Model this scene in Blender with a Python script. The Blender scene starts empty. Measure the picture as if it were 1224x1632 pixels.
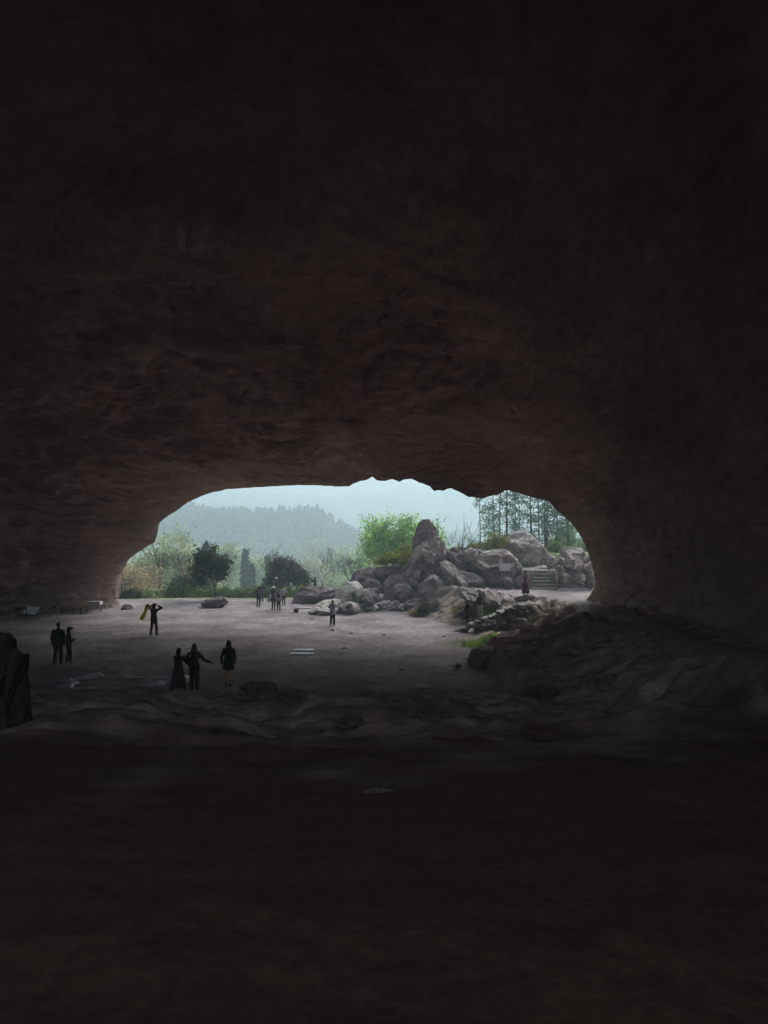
import bpy, bmesh, math, random
import numpy as np
from mathutils import Vector, Matrix
R = math.radians
scene = bpy.context.scene
COL = scene.collection
# ------------------------------------------------------------------ camera, sky, sun, exposure
F = 26 / 36 * 1632
PITCH = math.atan(44 / F)
EYE = 5.5
cam_d = bpy.data.cameras.new("camera"); cam = bpy.data.objects.new("camera", cam_d); COL.objects.link(cam)
cam_d.lens = 26; cam_d.sensor_width = 36; cam_d.sensor_fit = 'AUTO'; cam_d.clip_start = 0.1; cam_d.clip_end = 6000
cam.location = (0, 0, EYE); cam.rotation_euler = (R(90) + PITCH, 0, 0)
scene.camera = cam
SUN_EL, SUN_AZ = 35, 22          # azimuth measured from +Y towards +X
world = bpy.data.worlds.new("World"); scene.world = world; world.use_nodes = True
wn = world.node_tree; bg = wn.nodes['Background']
sky = wn.nodes.new('ShaderNodeTexSky'); sky.sky_type = 'NISHITA'; sky.sun_disc = False
sky.sun_elevation = R(SUN_EL); sky.sun_rotation = R(SUN_AZ); sky.air_density = 1.0; sky.dust_density = 8.0; sky.ozone_density = 0.4
hs = wn.nodes.new('ShaderNodeHueSaturation'); hs.inputs['Saturation'].default_value = .35       # milky overcast
wn.links.new(sky.outputs[0], hs.inputs['Color']); wn.links.new(hs.outputs[0], bg.inputs[0]); bg.inputs[1].default_value = 0.105
sun_d = bpy.data.lights.new("sun", 'SUN'); sun = bpy.data.objects.new("sun", sun_d); COL.objects.link(sun)
sun_d.energy = 3.2; sun_d.angle = R(34); sun_d.color = (1.0, 0.95, 0.88)
sd = Vector((math.sin(R(SUN_AZ)) * math.cos(R(SUN_EL)), math.cos(R(SUN_AZ)) * math.cos(R(SUN_EL)), math.sin(R(SUN_EL))))
sun.rotation_euler = sd.to_track_quat('Z', 'Y').to_euler(); sun.location = (30, 60, 60)
scene.view_settings.view_transform = 'Standard'; scene.view_settings.look = 'None'
scene.view_settings.exposure = 1.62; scene.view_settings.gamma = 1
cy = scene.cycles
cy.max_bounces = 10; cy.diffuse_bounces = 8; cy.glossy_bounces = 2; cy.transmission_bounces = 4; cy.volume_bounces = 2
cy.transparent_max_bounces = 4; cy.use_denoising = True; cy.sample_clamp_indirect = 4; cy.caustics_reflective = False; cy.caustics_refractive = False
HAZE_DENSITY = 0.0031

# ------------------------------------------------------------------ helpers
rs = np.random.RandomState(7)
PERM = np.concatenate([rs.permutation(256)] * 3)
_g = rs.normal(size=(256, 3)); GRAD = _g / np.linalg.norm(_g, axis=1)[:, None]
def noise(p):
    p = np.asarray(p, float); i = np.floor(p).astype(int); f = p - i; i &= 255
    u = f * f * f * (f * (f * 6 - 15) + 10)
    def g(a, b, c):
        h = PERM[PERM[PERM[(i[:, 0] + a) & 255] + ((i[:, 1] + b) & 255)] + ((i[:, 2] + c) & 255)]
        return (GRAD[h] * (f - np.array([a, b, c]))).sum(1)
    x = u[:, 0]; y = u[:, 1]; z = u[:, 2]
    L = lambda a, b, t: a + (b - a) * t
    return 1.6 * L(L(L(g(0,0,0), g(1,0,0), x), L(g(0,1,0), g(1,1,0), x), y), L(L(g(0,0,1), g(1,0,1), x), L(g(0,1,1), g(1,1,1), x), y), z)
def fbm(p, octv=4, gain=.5, ridged=False):
    p = np.asarray(p, float); s = 0; a = 1
    for k in range(octv):
        n = noise(p + 17.3 * k)
        s = s + a * ((1 - 2 * np.abs(n)) if ridged else n); p = p * 2.03; a *= gain
    return s
def sstep(a, b, x):
    t = np.clip((np.asarray(x, float) - a) / (b - a), 0, 1); return t * t * (3 - 2 * t)
def ray(px, py):
    dx = (px - 612) / F; dz = (816 - py) / F
    c, s = math.cos(PITCH), math.sin(PITCH)
    return Vector((dx, c - dz * s, s + dz * c))
def at(px, py, Y):
    d = ray(px, py); return Vector((0, 0, EYE)) + d * (Y / d.y)
def ppm(Y): return F / Y

def tag(o, label=None, cat=None, group=None, kind=None):
    if label: o['label'] = label
    if cat: o['category'] = cat
    if group: o['group'] = group
    if kind: o['kind'] = kind
    return o
def mk(name, V, Fc, mat, parent=None, smooth=True, sharp=0):
    V = np.asarray(V, np.float32); me = bpy.data.meshes.new(name)
    if isinstance(Fc, np.ndarray):
        n, k = Fc.shape
        me.vertices.add(len(V)); me.vertices.foreach_set('co', V.ravel())
        me.loops.add(n * k); me.loops.foreach_set('vertex_index', Fc.astype(np.int32).ravel())
        me.polygons.add(n); me.polygons.foreach_set('loop_start', np.arange(0, n * k, k, dtype=np.int32))
        me.polygons.foreach_set('loop_total', np.full(n, k, np.int32))
        me.update(calc_edges=True); me.validate()
    else:
        me.from_pydata(V.tolist(), [], Fc); me.update()
    me.polygons.foreach_set('use_smooth', [smooth] * len(me.polygons))
    if sharp: me.set_sharp_from_angle(angle=R(sharp))
    me.materials.append(mat)
    o = bpy.data.objects.new(name, me); COL.objects.link(o)
    if parent: o.parent = parent
    return o
def empty(name, loc, rz=0):
    o = bpy.data.objects.new(name, None); COL.objects.link(o); o.location = loc; o.rotation_euler = (0, 0, rz)
    o.empty_display_size = .3; return o
class MB:
    def __init__(s): s.v = []; s.f = []
    def add(s, V, Fc):
        b = len(s.v); s.v += [tuple(v) for v in V]; s.f += [tuple(i + b for i in f) for f in Fc]
    def box(s, c, d, rz=0, rx=0, ry=0, taper=1):
        M = Matrix.Rotation(rz, 3, 'Z') @ Matrix.Rotation(ry, 3, 'Y') @ Matrix.Rotation(rx, 3, 'X')
        P = []
        for z in (-.5, .5):
            t = taper if z > 0 else 1
            for x, y in ((-.5, -.5), (.5, -.5), (.5, .5), (-.5, .5)):
                P.append(Vector(c) + M @ Vector((x * d[0] * t, y * d[1] * t, z * d[2])))
        s.add(P, [(3,2,1,0), (4,5,6,7), (0,1,5,4), (1,2,6,5), (2,3,7,6), (3,0,4,7)])
    def tube(s, pts, rad, n=6):
        pts = [Vector(p) for p in pts]; V = []; Fc = []
        for i, p in enumerate(pts):
            t = (pts[min(i + 1, len(pts) - 1)] - pts[max(i - 1, 0)]).normalized()
            a = t.cross(Vector((0.3, .1, 1)) if abs(t.z) < .9 else Vector((1, .2, 0))).normalized(); b = t.cross(a)
            r = rad[i] if hasattr(rad, '__len__') else rad
            for k in range(n):
                an = 2 * math.pi * k / n; V.append(p + (a * math.cos(an) + b * math.sin(an)) * r)
        for i in range(len(pts) - 1):
            for k in range(n):
                Fc.append((i * n + k, i * n + (k + 1) % n, (i + 1) * n + (k + 1) % n, (i + 1) * n + k))
        Fc.append(tuple(range(n))[::-1]); Fc.append(tuple((len(pts) - 1) * n + k for k in range(n)))
        s.add(V, Fc)
    def build(s, name, mat, parent=None, smooth=False, bevel=0):
        me = bpy.data.meshes.new(name); me.from_pydata(s.v, [], s.f); me.update()
        if bevel:
            bm = bmesh.new(); bm.from_mesh(me)
            bmesh.ops.bevel(bm, geom=bm.edges[:], offset=bevel, segments=1, affect='EDGES'); bm.to_mesh(me); bm.free()
        me.polygons.foreach_set('use_smooth', [smooth] * len(me.polygons)); me.materials.append(mat)
        o = bpy.data.objects.new(name, me); COL.objects.link(o)
        if parent: o.parent = parent
        return o

# ------------------------------------------------------------------ materials
def nd(nt, t, **kw):
    n = nt.nodes.new(t)
    for k, v in kw.items():
        if k in n.inputs: n.inputs[k].default_value = v
        else: setattr(n, k, v)
    return n
def base(name, rough=.9, spec=.2):
    m = bpy.data.materials.new(name); m.use_nodes = True; b = m.node_tree.nodes['Principled BSDF']
    b.inputs['Roughness'].default_value = rough; b.inputs['Specular IOR Level'].default_value = spec
    return m, m.node_tree, b
def ramp(nt, src, stops):
    r = nt.nodes.new('ShaderNodeValToRGB'); e = r.color_ramp.elements
    while len(e) < len(stops): e.new(.5)
    for k, (p, c) in enumerate(stops): e[k].position = p; e[k].color = (*c, 1)
    nt.links.new(src, r.inputs[0]); return r.outputs[0]
def rock_mat(name, c0, c1, c2, scale=.5, bump=.6, stretch=(1, 1, 1), rot=(0, 0, 0), crack=.6, rough=.9, fine=6):
    m, nt, b = base(name, rough)
    tc = nd(nt, 'ShaderNodeTexCoord'); mp = nd(nt, 'ShaderNodeMapping'); mp.inputs['Scale'].default_value = stretch; mp.inputs['Rotation'].default_value = rot
    nt.links.new(tc.outputs['Object'], mp.inputs[0])
    n1 = nd(nt, 'ShaderNodeTexNoise', Scale=scale, Detail=9.0, Roughness=.62); nt.links.new(mp.outputs[0], n1.inputs['Vector'])
    n2 = nd(nt, 'ShaderNodeTexNoise', Scale=scale * fine, Detail=8.0, Roughness=.65, Distortion=.4); nt.links.new(mp.outputs[0], n2.inputs['Vector'])
    col = ramp(nt, n1.outputs[0], [(.32, c0), (.5, c1), (.68, c2)])
    v = nd(nt, 'ShaderNodeTexVoronoi', Scale=scale * 2.2, feature='DISTANCE_TO_EDGE')
    wv = nd(nt, 'ShaderNodeMix', data_type='VECTOR'); wv.inputs[0].default_value = .25
    nt.links.new(mp.outputs[0], wv.inputs[4]); nt.links.new(n2.outputs[1], wv.inputs[5]); nt.links.new(wv.outputs[1], v.inputs['Vector'])
    cr = nd(nt, 'ShaderNodeMapRange'); cr.inputs[1].default_value = 0; cr.inputs[2].default_value = .06; cr.inputs[3].default_value = 1 - crack; cr.inputs[4].default_value = 1
    nt.links.new(v.outputs[0], cr.inputs[0])
    sp = ramp(nt, n2.outputs[0], [(.3, (.6, .6, .6)), (.7, (1.25, 1.25, 1.25))])
    mm = nd(nt, 'ShaderNodeMix', data_type='RGBA', blend_type='MULTIPLY'); mm.inputs[0].default_value = 1
    nt.links.new(col, mm.inputs[6]); nt.links.new(sp, mm.inputs[7])
    nt.links.new(mm.outputs[2], b.inputs['Base Color'])
    h = nd(nt, 'ShaderNodeMath', operation='MULTIPLY_ADD'); nt.links.new(cr.outputs[0], h.inputs[0]); h.inputs[1].default_value = .5; nt.links.new(n2.outputs[0], h.inputs[2])
    h2 = nd(nt, 'ShaderNodeMath', operation='ADD'); nt.links.new(h.outputs[0], h2.inputs[0]); nt.links.new(n1.outputs[0], h2.inputs[1])
    bp = nd(nt, 'ShaderNodeBump', Strength=bump, Distance=.35); nt.links.new(h2.outputs[0], bp.inputs['Height']); nt.links.new(bp.outputs[0], b.inputs['Normal'])
    return m
M_cave = rock_mat('cave rock', (.24, .165, .138), (.33, .228, .192), (.43, .31, .268), scale=.13, bump=.85, stretch=(1, .8, 2.2), rot=(0, .25, 0), crack=.5, fine=9)
M_boulder = rock_mat('boulder rock', (.16, .132, .142), (.29, .25, .26), (.55, .50, .50), scale=.6, bump=.9, stretch=(1, 1, 1.3), crack=.45)
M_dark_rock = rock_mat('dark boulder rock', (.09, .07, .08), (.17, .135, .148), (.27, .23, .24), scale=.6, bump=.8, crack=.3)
M_pale_rock = rock_mat('pale rock', (.24, .23, .23), (.36, .35, .34), (.5, .48, .46), scale=.6, bump=.8, crack=.4)
M_wet = rock_mat('wet pale rock', (.26, .26, .28), (.42, .42, .46), (.6, .6, .64), scale=1.2, bump=.5, crack=.3, rough=.3)
M_layer = rock_mat('layered rock', (.2, .17, .17), (.36, .32, .32), (.55, .52, .5), scale=.8, bump=1.0, stretch=(2.2, 1.2, .5), rot=(0, .35, 0), crack=.3)
M_slab = rock_mat('path stone', (.12, .105, .105), (.17, .15, .15), (.23, .21, .21), scale=.5, bump=.3, crack=.1)

def simple(name, c, rough=.8, var=.25, scale=8, trans=0, spec=.2, bump=.15):
    m, nt, b = base(name, rough, spec)
    tc = nd(nt, 'ShaderNodeTexCoord'); n = nd(nt, 'ShaderNodeTexNoise', Scale=float(scale), Detail=4.0)
    nt.links.new(tc.outputs['Object'], n.inputs['Vector'])
    lo = tuple(x * (1 - var) for x in c); hi = tuple(min(1, x * (1 + var)) for x in c)
    nt.links.new(ramp(nt, n.outputs[0], [(.3, lo), (.7, hi)]), b.inputs['Base Color'])
    if bump:
        bp = nd(nt, 'ShaderNodeBump', Strength=bump, Distance=.02); nt.links.new(n.outputs[0], bp.inputs['Height']); nt.links.new(bp.outputs[0], b.inputs['Normal'])
    return m
def leaf_mat(name, c0, c1, c2, scale=.8, trans=.4):
    m = bpy.data.materials.new(name); m.use_nodes = True; nt = m.node_tree
    for n in list(nt.nodes): nt.nodes.remove(n)
    out = nd(nt, 'ShaderNodeOutputMaterial'); tc = nd(nt, 'ShaderNodeTexCoord'); gi = nd(nt, 'ShaderNodeNewGeometry')
    n = nd(nt, 'ShaderNodeTexNoise', Scale=scale, Detail=2.0); nt.links.new(tc.outputs['Object'], n.inputs['Vector'])
    mx = nd(nt, 'ShaderNodeMath', operation='MULTIPLY_ADD'); nt.links.new(gi.outputs['Random Per Island'], mx.inputs[0]); mx.inputs[1].default_value = .45
    sb = nd(nt, 'ShaderNodeMath', operation='MULTIPLY_ADD'); nt.links.new(n.outputs[0], sb.inputs[0]); sb.inputs[1].default_value = 1.0; sb.inputs[2].default_value = -.22
    nt.links.new(sb.outputs[0], mx.inputs[2])
    col = ramp(nt, mx.outputs[0], [(.2, c0), (.5, c1), (.8, c2)])
    d = nd(nt, 'ShaderNodeBsdfDiffuse'); t = nd(nt, 'ShaderNodeBsdfTranslucent'); mix = nd(nt, 'ShaderNodeMixShader'); mix.inputs[0].default_value = trans
    nt.links.new(col, d.inputs[0]); nt.links.new(col, t.inputs[0]); nt.links.new(d.outputs[0], mix.inputs[1]); nt.links.new(t.outputs[0], mix.inputs[2]); nt.links.new(mix.outputs[0], out.inputs[0])
    return m
L_fresh = leaf_mat('fresh leaves', (.12, .27, .07), (.24, .46, .12), (.42, .64, .24), trans=.5)
L_dark = leaf_mat('dark leaves', (.014, .026, .018), (.03, .048, .03), (.07, .09, .055), trans=.2)
L_brown = leaf_mat('brownish leaves', (.03, .035, .025), (.065, .065, .045), (.12, .11, .075), trans=.25)
L_pine = leaf_mat('pine needles', (.04, .10, .06), (.07, .15, .09), (.12, .22, .13), trans=.3)
L_pale = leaf_mat('pale leaves', (.15, .21, .09), (.27, .34, .15), (.42, .48, .25), trans=.45)
L_tan = leaf_mat('tan leaves', (.17, .14, .07), (.30, .24, .13), (.44, .36, .21), trans=.4)
L_hedge = leaf_mat('hedge leaves', (.07, .12, .035), (.14, .23, .065), (.24, .35, .11), trans=.35)
L_olive = leaf_mat('olive leaves', (.10, .11, .02), (.18, .19, .04), (.28, .28, .08), trans=.35)
L_forest = leaf_mat('forest leaves', (.03, .055, .05), (.07, .11, .08), (.26, .29, .15), scale=.03, trans=.2)
L_terr = leaf_mat('terrace leaves', (.12, .15, .08), (.22, .25, .14), (.34, .34, .2), scale=.05, trans=.3)
M_bark = simple('bark', (.07, .055, .05), var=.4, scale=3)
M_bark_pale = simple('pale bark', (.16, .14, .13), var=.3, scale=3)
M_wood = simple('weathered wood', (.20, .15, .12), var=.3, scale=6)
M_wood_dark = simple('dark wood', (.07, .05, .045), var=.3, scale=6)

# ------------------------------------------------------------------ ground height
def seg_x(y, pts):
    ys = [p[1] for p in pts]; xs = [p[0] for p in pts]; return np.interp(y, ys, xs)
FOOT = [(4.0, 24), (4.2, 30), (4.4, 34), (5.0, 40), (5.2, 46), (3.6, 50), (1.6, 56), (0.5, 62), (-3, 70)]
TERR = [(10.6, 40.0), (10.3, 43), (9.0, 46), (7.8, 50), (5.4, 56), (4, 60)]
def G_np(x, y, detail=True):
    x = np.asarray(x, float); y = np.asarray(y, float)
    P = np.stack([x, y, np.zeros_like(x)], -1)
    n1 = fbm(P * .25, 3); n2 = fbm(P * .9 + 5, 4)
    warp = n1 * .8
    z = .05 * n1 * sstep(24, 28, y) + .25 * sstep(50, 64, y)
    # near rock mound
    edge = 25.7 + warp * .6
    d = edge - y
    zn = .158 * np.clip(d - .5, 0, 99) + .06 * sstep(0, .6, d) + .35 * n1 * sstep(1, 6, d) * sstep(16, 10, d)
    zn = np.minimum(zn, 3.95)
    # left side flattens less
    z = np.where(d > 0, np.maximum(z, zn), z)
    # right bank with walkway level
    fx = seg_x(y, FOOT) + n2 * .25
    pz = np.interp(y, [0, 15, 22, 30, 43], [3.6, 2.5, 2.15, 1.9, 1.65])
    bank = .75 * sstep(0, .7, x - fx) + (pz - .75) * sstep(.5, 5.0, x - fx)
    lim = 34.5 + (x - 5) * 1.25
    bank = bank * (1 - sstep(0, 1.6, y - lim))
    bank = np.where(x > 9.6, pz * sstep(-1, 2, x - fx), bank)
    # terrace
    tx = seg_x(y, TERR)
    w = np.interp(y, [44, 52, 60], [.8, 2.5, 4])
    ter = 1.65 * sstep(-1, 0, (x - tx) / w) * sstep(40.5, 43.2, y - .35 * np.clip(10.5 - x, 0, 6) * 0)
    ter = ter * sstep(0, 1.6, y - np.interp(x, [5, 8, 9.2, 10.5, 11], [55, 49.5, 45.5, 43, 41]))
    # scree mound behind the standing stone
    mnd = 1.4 * sstep(0, 4.5, x - fx) * sstep(45, 49, y)
    z = np.maximum.reduce([z, np.where(y < 46, bank, 0), np.where(y > 40, ter, 0), np.where(y > 44, np.minimum(mnd, 1.62), 0)])
    # upper plateau
    pl = 2.6 * sstep(59.3, 61.0, y) * sstep(-2.0, 1.5, x) * (1 - .0 * x)
    pl2 = 3.1 * sstep(58.5, 59.6, y) * sstep(10, 11.4, x)
    pl3 = 4.3 * sstep(61.5, 66, y) * sstep(1, 8, x)
    z = np.maximum.reduce([z, pl, pl2, pl3])
    # beyond: valley then hills
    out = sstep(66, 95, y - .25 * np.clip(x, 0, 40))
    z = z * (1 - out) + out * (-7.0 + 3.0 * sstep(-20, -60, x) - 3 * sstep(95, 160, y) + 16 * sstep(20, 70, x) * sstep(300, 80, y))
    # flanks beyond the cave
    rx = x / np.maximum(y, 1)
    ridge = np.interp(rx * F + 612, [-400, 0, 200, 330, 400, 450, 505, 530, 560, 600, 650, 900, 1400], [100, 84, 74, 68, 60, 63, 68, 54, 38, 20, 0, 6, 50])
    hill = ridge / F * 420 * np.exp(-((y - 430) / 120.) ** 2) * sstep(200, 330, y)
    low = np.interp(rx * F + 612, [380, 440, 500, 570, 640, 700], [0, 16, 42, 36, 10, 0]) / F * 300 * np.exp(-((y - 300) / 70.) ** 2)
    far = np.interp(rx * F + 612, [-600, 200, 340, 420, 520, 600, 680, 760, 850, 1500], [130, 112, 92, 80, 76, 92, 96, 86, 84, 110]) / F * 1150 * sstep(650, 1150, y)
    big = fbm(P * .012 + 3, 4)
    amp = sstep(180, 400, y)
    hz = np.maximum.reduce([hill + 9 * big * amp, low + 3 * big * amp, far + 16 * big * sstep(600, 900, y)])
    z = z + np.maximum(hz, 0) * sstep(150, 260, y)
    if detail:
        rock = rock_mask(x, y)
        q = np.stack([x * .45 + y * .2, y * .8 - x * .45, x * 0], -1)
        rid = fbm(q * .9 + 9, 5, .55, ridged=True)
        q2 = np.stack([x * 1.2, y * 2.6 - x * .8, x * 0], -1)
        na = sstep(7, 20, y) * .96 + .04
        z = z + rock * na * (.26 * (rid - .6) + .10 * fbm(q2 + 3, 4, ridged=True) - .03) + .035 * fbm(P * 1.7, 4, .6) * sstep(80, 70, y)
    return z
def rock_mask(x, y):
    x = np.asarray(x, float); y = np.asarray(y, float)
    P = np.stack([x, y, np.zeros_like(x)], -1); n = fbm(P * .6 + 31, 3) * .9
    a = sstep(26.6, 25.2, y + n)
    b = sstep(0, .5, x - seg_x(y, FOOT) + n * .3) * sstep(60, 58, y)
    c = sstep(0, 1.2, x - seg_x(y, TERR) - .2) * sstep(42, 43.5, y) * sstep(10.2, 10.4, y)   # sandy terrace
    path = sstep(.25, 0, np.abs(x - PATHX(y)) - .85) * sstep(43.5, 42.5, y) * 0
    return np.clip(np.maximum(a, b) * (1 - c) - path, 0, 1) * sstep(64, 58, y)
def PATHX(y): return np.interp(y, [0, 10, 20, 30, 38, 43], [6.5, 8.0, 9.2, 10.2, 10.6, 10.6])
def G(x, y, detail=True): return float(G_np(np.array([x]), np.array([y]), detail)[0])
def hit(px, py, y0=6, y1=400):
    d = ray(px, py); ys = np.arange(y0, y1, .1); xs = d.x / d.y * ys; zs = EYE + d.z / d.y * ys
    g = G_np(xs, ys); k = np.argmax(zs <= g)
    if not (zs <= g).any(): k = len(ys) - 1
    return Vector((xs[k], ys[k], g[k]))
def axis(segs):
    out = [segs[0][0]]
    for a, b, st in segs:
        n = max(1, int(round((b - a) / st))); out += list(np.linspace(a, b, n + 1)[1:])
    return out
def grow(start, stop, st, k):
    out = []; v = start; s = st; sg = 1 if stop > start else -1
    while (stop - v) * sg > 0: v += s * sg; s *= k; out.append(v)
    return out
xs = axis([(-34, -16, .35), (-16, 14, .16), (14, 24, .4)])
xs = np.array(sorted(grow(-34, -1500, .6, 1.09) + xs + grow(24, 1500, .6, 1.09)))
ys = np.array(axis([(-70, -14, 2.0), (-14, 0, .4), (0, 34, .13), (34, 72, .25)]) + grow(72, 2200, .35, 1.035))
X, Y = np.meshgrid(xs, ys); XR = X.ravel(); YR = Y.ravel()
Z = G_np(XR, YR)
nx = len(xs); ny = len(ys)
ii = (np.arange(ny - 1)[:, None] * nx + np.arange(nx - 1)[None]).ravel()
FQ = np.stack([ii, ii + 1, ii + nx + 1, ii + nx], 1)
# ground material: pale sand, rock painted darker near the camera as shade, grass
gm, nt, b = base('ground', .95, .1)
tc = nd(nt, 'ShaderNodeTexCoord')
n1 = nd(nt, 'ShaderNodeTexNoise', Scale=.35, Detail=6.0, Roughness=.6); nt.links.new(tc.outputs['Object'], n1.inputs['Vector'])
n2 = nd(nt, 'ShaderNodeTexNoise', Scale=2.6, Detail=8.0, Roughness=.7); nt.links.new(tc.outputs['Object'], n2.inputs['Vector'])
sand = ramp(nt, n1.outputs[0], [(.32, (.108, .09, .10)), (.5, (.18, .16, .172)), (.68, (.26, .243, .248))])
sp = ramp(nt, n2.outputs[0], [(.3, (.5, .5, .5)), (.5, (1, 1, 1)), (.72, (1.3, 1.3, 1.3))])
sm = nd(nt, 'ShaderNodeMix', data_type='RGBA', blend_type='MULTIPLY'); sm.inputs[0].default_value = 1
nt.links.new(sand, sm.inputs[6]); nt.links.new(sp, sm.inputs[7])
mp = nd(nt, 'ShaderNodeMapping'); mp.inputs['Scale'].default_value = (.6, 1.3, 1); mp.inputs['Rotation'].default_value = (0, 0, -.4)
nt.links.new(tc.outputs['Object'], mp.inputs[0])
n3 = nd(nt, 'ShaderNodeTexNoise', Scale=1.3, Detail=9.0, Roughness=.65, Distortion=.15); nt.links.new(mp.outputs[0], n3.inputs['Vector'])
rk1 = ramp(nt, n3.outputs[0], [(.35, (.17, .128, .118)), (.5, (.31, .24, .225)), (.68, (.45, .37, .35))])
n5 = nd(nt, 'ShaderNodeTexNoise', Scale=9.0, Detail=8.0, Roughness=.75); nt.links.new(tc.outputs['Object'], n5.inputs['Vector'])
rk0 = ramp(nt, n5.outputs[0], [(.3, (.060, .035, .027)), (.5, (.088, .052, .040)), (.7, (.13, .08, .062))])  # rock tone for the dim foreground, shade put into the colour
rkm = nd(nt, 'ShaderNodeMix', data_type='RGBA'); nrat = nd(nt, 'ShaderNodeAttribute', attribute_name='near_shade'); nt.links.new(nrat.outputs['Fac'], rkm.inputs[0]); nt.links.new(rk1, rkm.inputs[6]); nt.links.new(rk0, rkm.inputs[7]); rk = rkm.outputs[2]
gr = ramp(nt, n2.outputs[0], [(.3, (.09, .12, .05)), (.5, (.17, .2, .09)), (.7, (.26, .27, .15))])
am = nd(nt, 'ShaderNodeAttribute', attribute_name='mask'); sx = nd(nt, 'ShaderNodeSeparateColor'); nt.links.new(am.outputs['Color'], sx.inputs[0])
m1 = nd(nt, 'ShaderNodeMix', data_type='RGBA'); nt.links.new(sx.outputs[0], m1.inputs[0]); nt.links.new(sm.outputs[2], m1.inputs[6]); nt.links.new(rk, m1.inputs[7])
scr = ramp(nt, n2.outputs[0], [(.3, (.10, .082, .075)), (.5, (.16, .135, .125)), (.7, (.25, .225, .205))])
m3 = nd(nt, 'ShaderNodeMix', data_type='RGBA'); nt.links.new(sx.outputs[2], m3.inputs[0]); nt.links.new(m1.outputs[2], m3.inputs[6]); nt.links.new(scr, m3.inputs[7])
m2 = nd(nt, 'ShaderNodeMix', data_type='RGBA'); nt.links.new(sx.outputs[1], m2.inputs[0]); nt.links.new(m3.outputs[2], m2.inputs[6]); nt.links.new(gr, m2.inputs[7])
nt.links.new(m2.outputs[2], b.inputs['Base Color'])
hb = nd(nt, 'ShaderNodeMix', data_type='FLOAT'); nt.links.new(sx.outputs[0], hb.inputs[0]); nt.links.new(n2.outputs[0], hb.inputs[2]); 
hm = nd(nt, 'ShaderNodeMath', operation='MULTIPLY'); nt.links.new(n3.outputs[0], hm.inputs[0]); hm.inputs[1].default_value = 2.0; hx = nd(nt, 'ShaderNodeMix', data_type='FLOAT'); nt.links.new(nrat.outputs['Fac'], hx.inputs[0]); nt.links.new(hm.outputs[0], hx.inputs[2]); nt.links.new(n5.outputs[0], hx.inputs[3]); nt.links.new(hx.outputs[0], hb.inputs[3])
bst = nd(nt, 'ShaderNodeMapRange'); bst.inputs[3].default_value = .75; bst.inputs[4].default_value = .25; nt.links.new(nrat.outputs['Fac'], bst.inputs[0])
bp = nd(nt, 'ShaderNodeBump', Strength=.7, Distance=.16); nt.links.new(bst.outputs[0], bp.inputs['Strength']); nt.links.new(hb.outputs[0], bp.inputs['Height']); nt.links.new(bp.outputs[0], b.inputs['Normal'])
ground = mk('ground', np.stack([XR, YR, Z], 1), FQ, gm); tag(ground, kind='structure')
ca = ground.data.color_attributes.new('mask', 'FLOAT_COLOR', 'POINT')
nn = fbm(np.stack([XR, YR, XR * 0], -1) * .5, 3)
grass = np.maximum(sstep(64.5, 66.5, YR + nn - .2 * np.clip(XR, 0, 30)), sstep(1.6, .9, np.hypot((XR - 6.0) / 1.3, YR - 38.6) + nn * .4) * .9)
grass = np.maximum(grass, sstep(61.5, 63, YR + nn) * sstep(0, 3, XR))
rmk = rock_mask(XR, YR); msk = np.stack([rmk, np.clip(grass, 0, 1), rmk * sstep(40, 43, YR), XR * 0 + 1], 1)
shade_attr = ground.data.attributes.new('near_shade', 'FLOAT', 'POINT'); shade_attr.data.foreach_set('value', sstep(19.5, 8.0, YR + nn * 4.5 - .25 * np.clip(XR - 2, 0, 6)).astype(np.float32))  # fades rock to dark brown towards the camera, standing in for missing light
ca = ground.data.color_attributes['mask']; ca.data.foreach_set('color', msk.astype(np.float32).ravel())

# ------------------------------------------------------------------ cave shell
OUT = [(186,1000),(190,972),(190,940),(194,915),(204,893),(220,880),(235,871),(247,864),(251,850),(254,834),(262,826),(280,815),(300,800),(330,787),(360,780),(400,777),(440,775),(480,773),(520,774),(540,776),(556,775),(570,768),(583,765),(594,760),(600,765),(612,767),(625,763),(636,768),(645,764),(656,763),(668,769),(685,775),(692,783),(698,781),(706,783),(712,779),(718,778),(732,784),(748,793),(753,791),(765,795),(785,790),(798,787),(803,782),(812,782),(830,787),(850,793),(875,799),(882,808),(890,815),(905,828),(918,843),(930,862),(937,880),(943,900),(948,920),(948,935),(940,950),(926,966),(915,985),(905,1010)]
LIPY = [(0, 59.5), (190, 59.5), (250, 57.5), (400, 55), (600, 52), (800, 48), (900, 45), (950, 43.2)]
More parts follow.
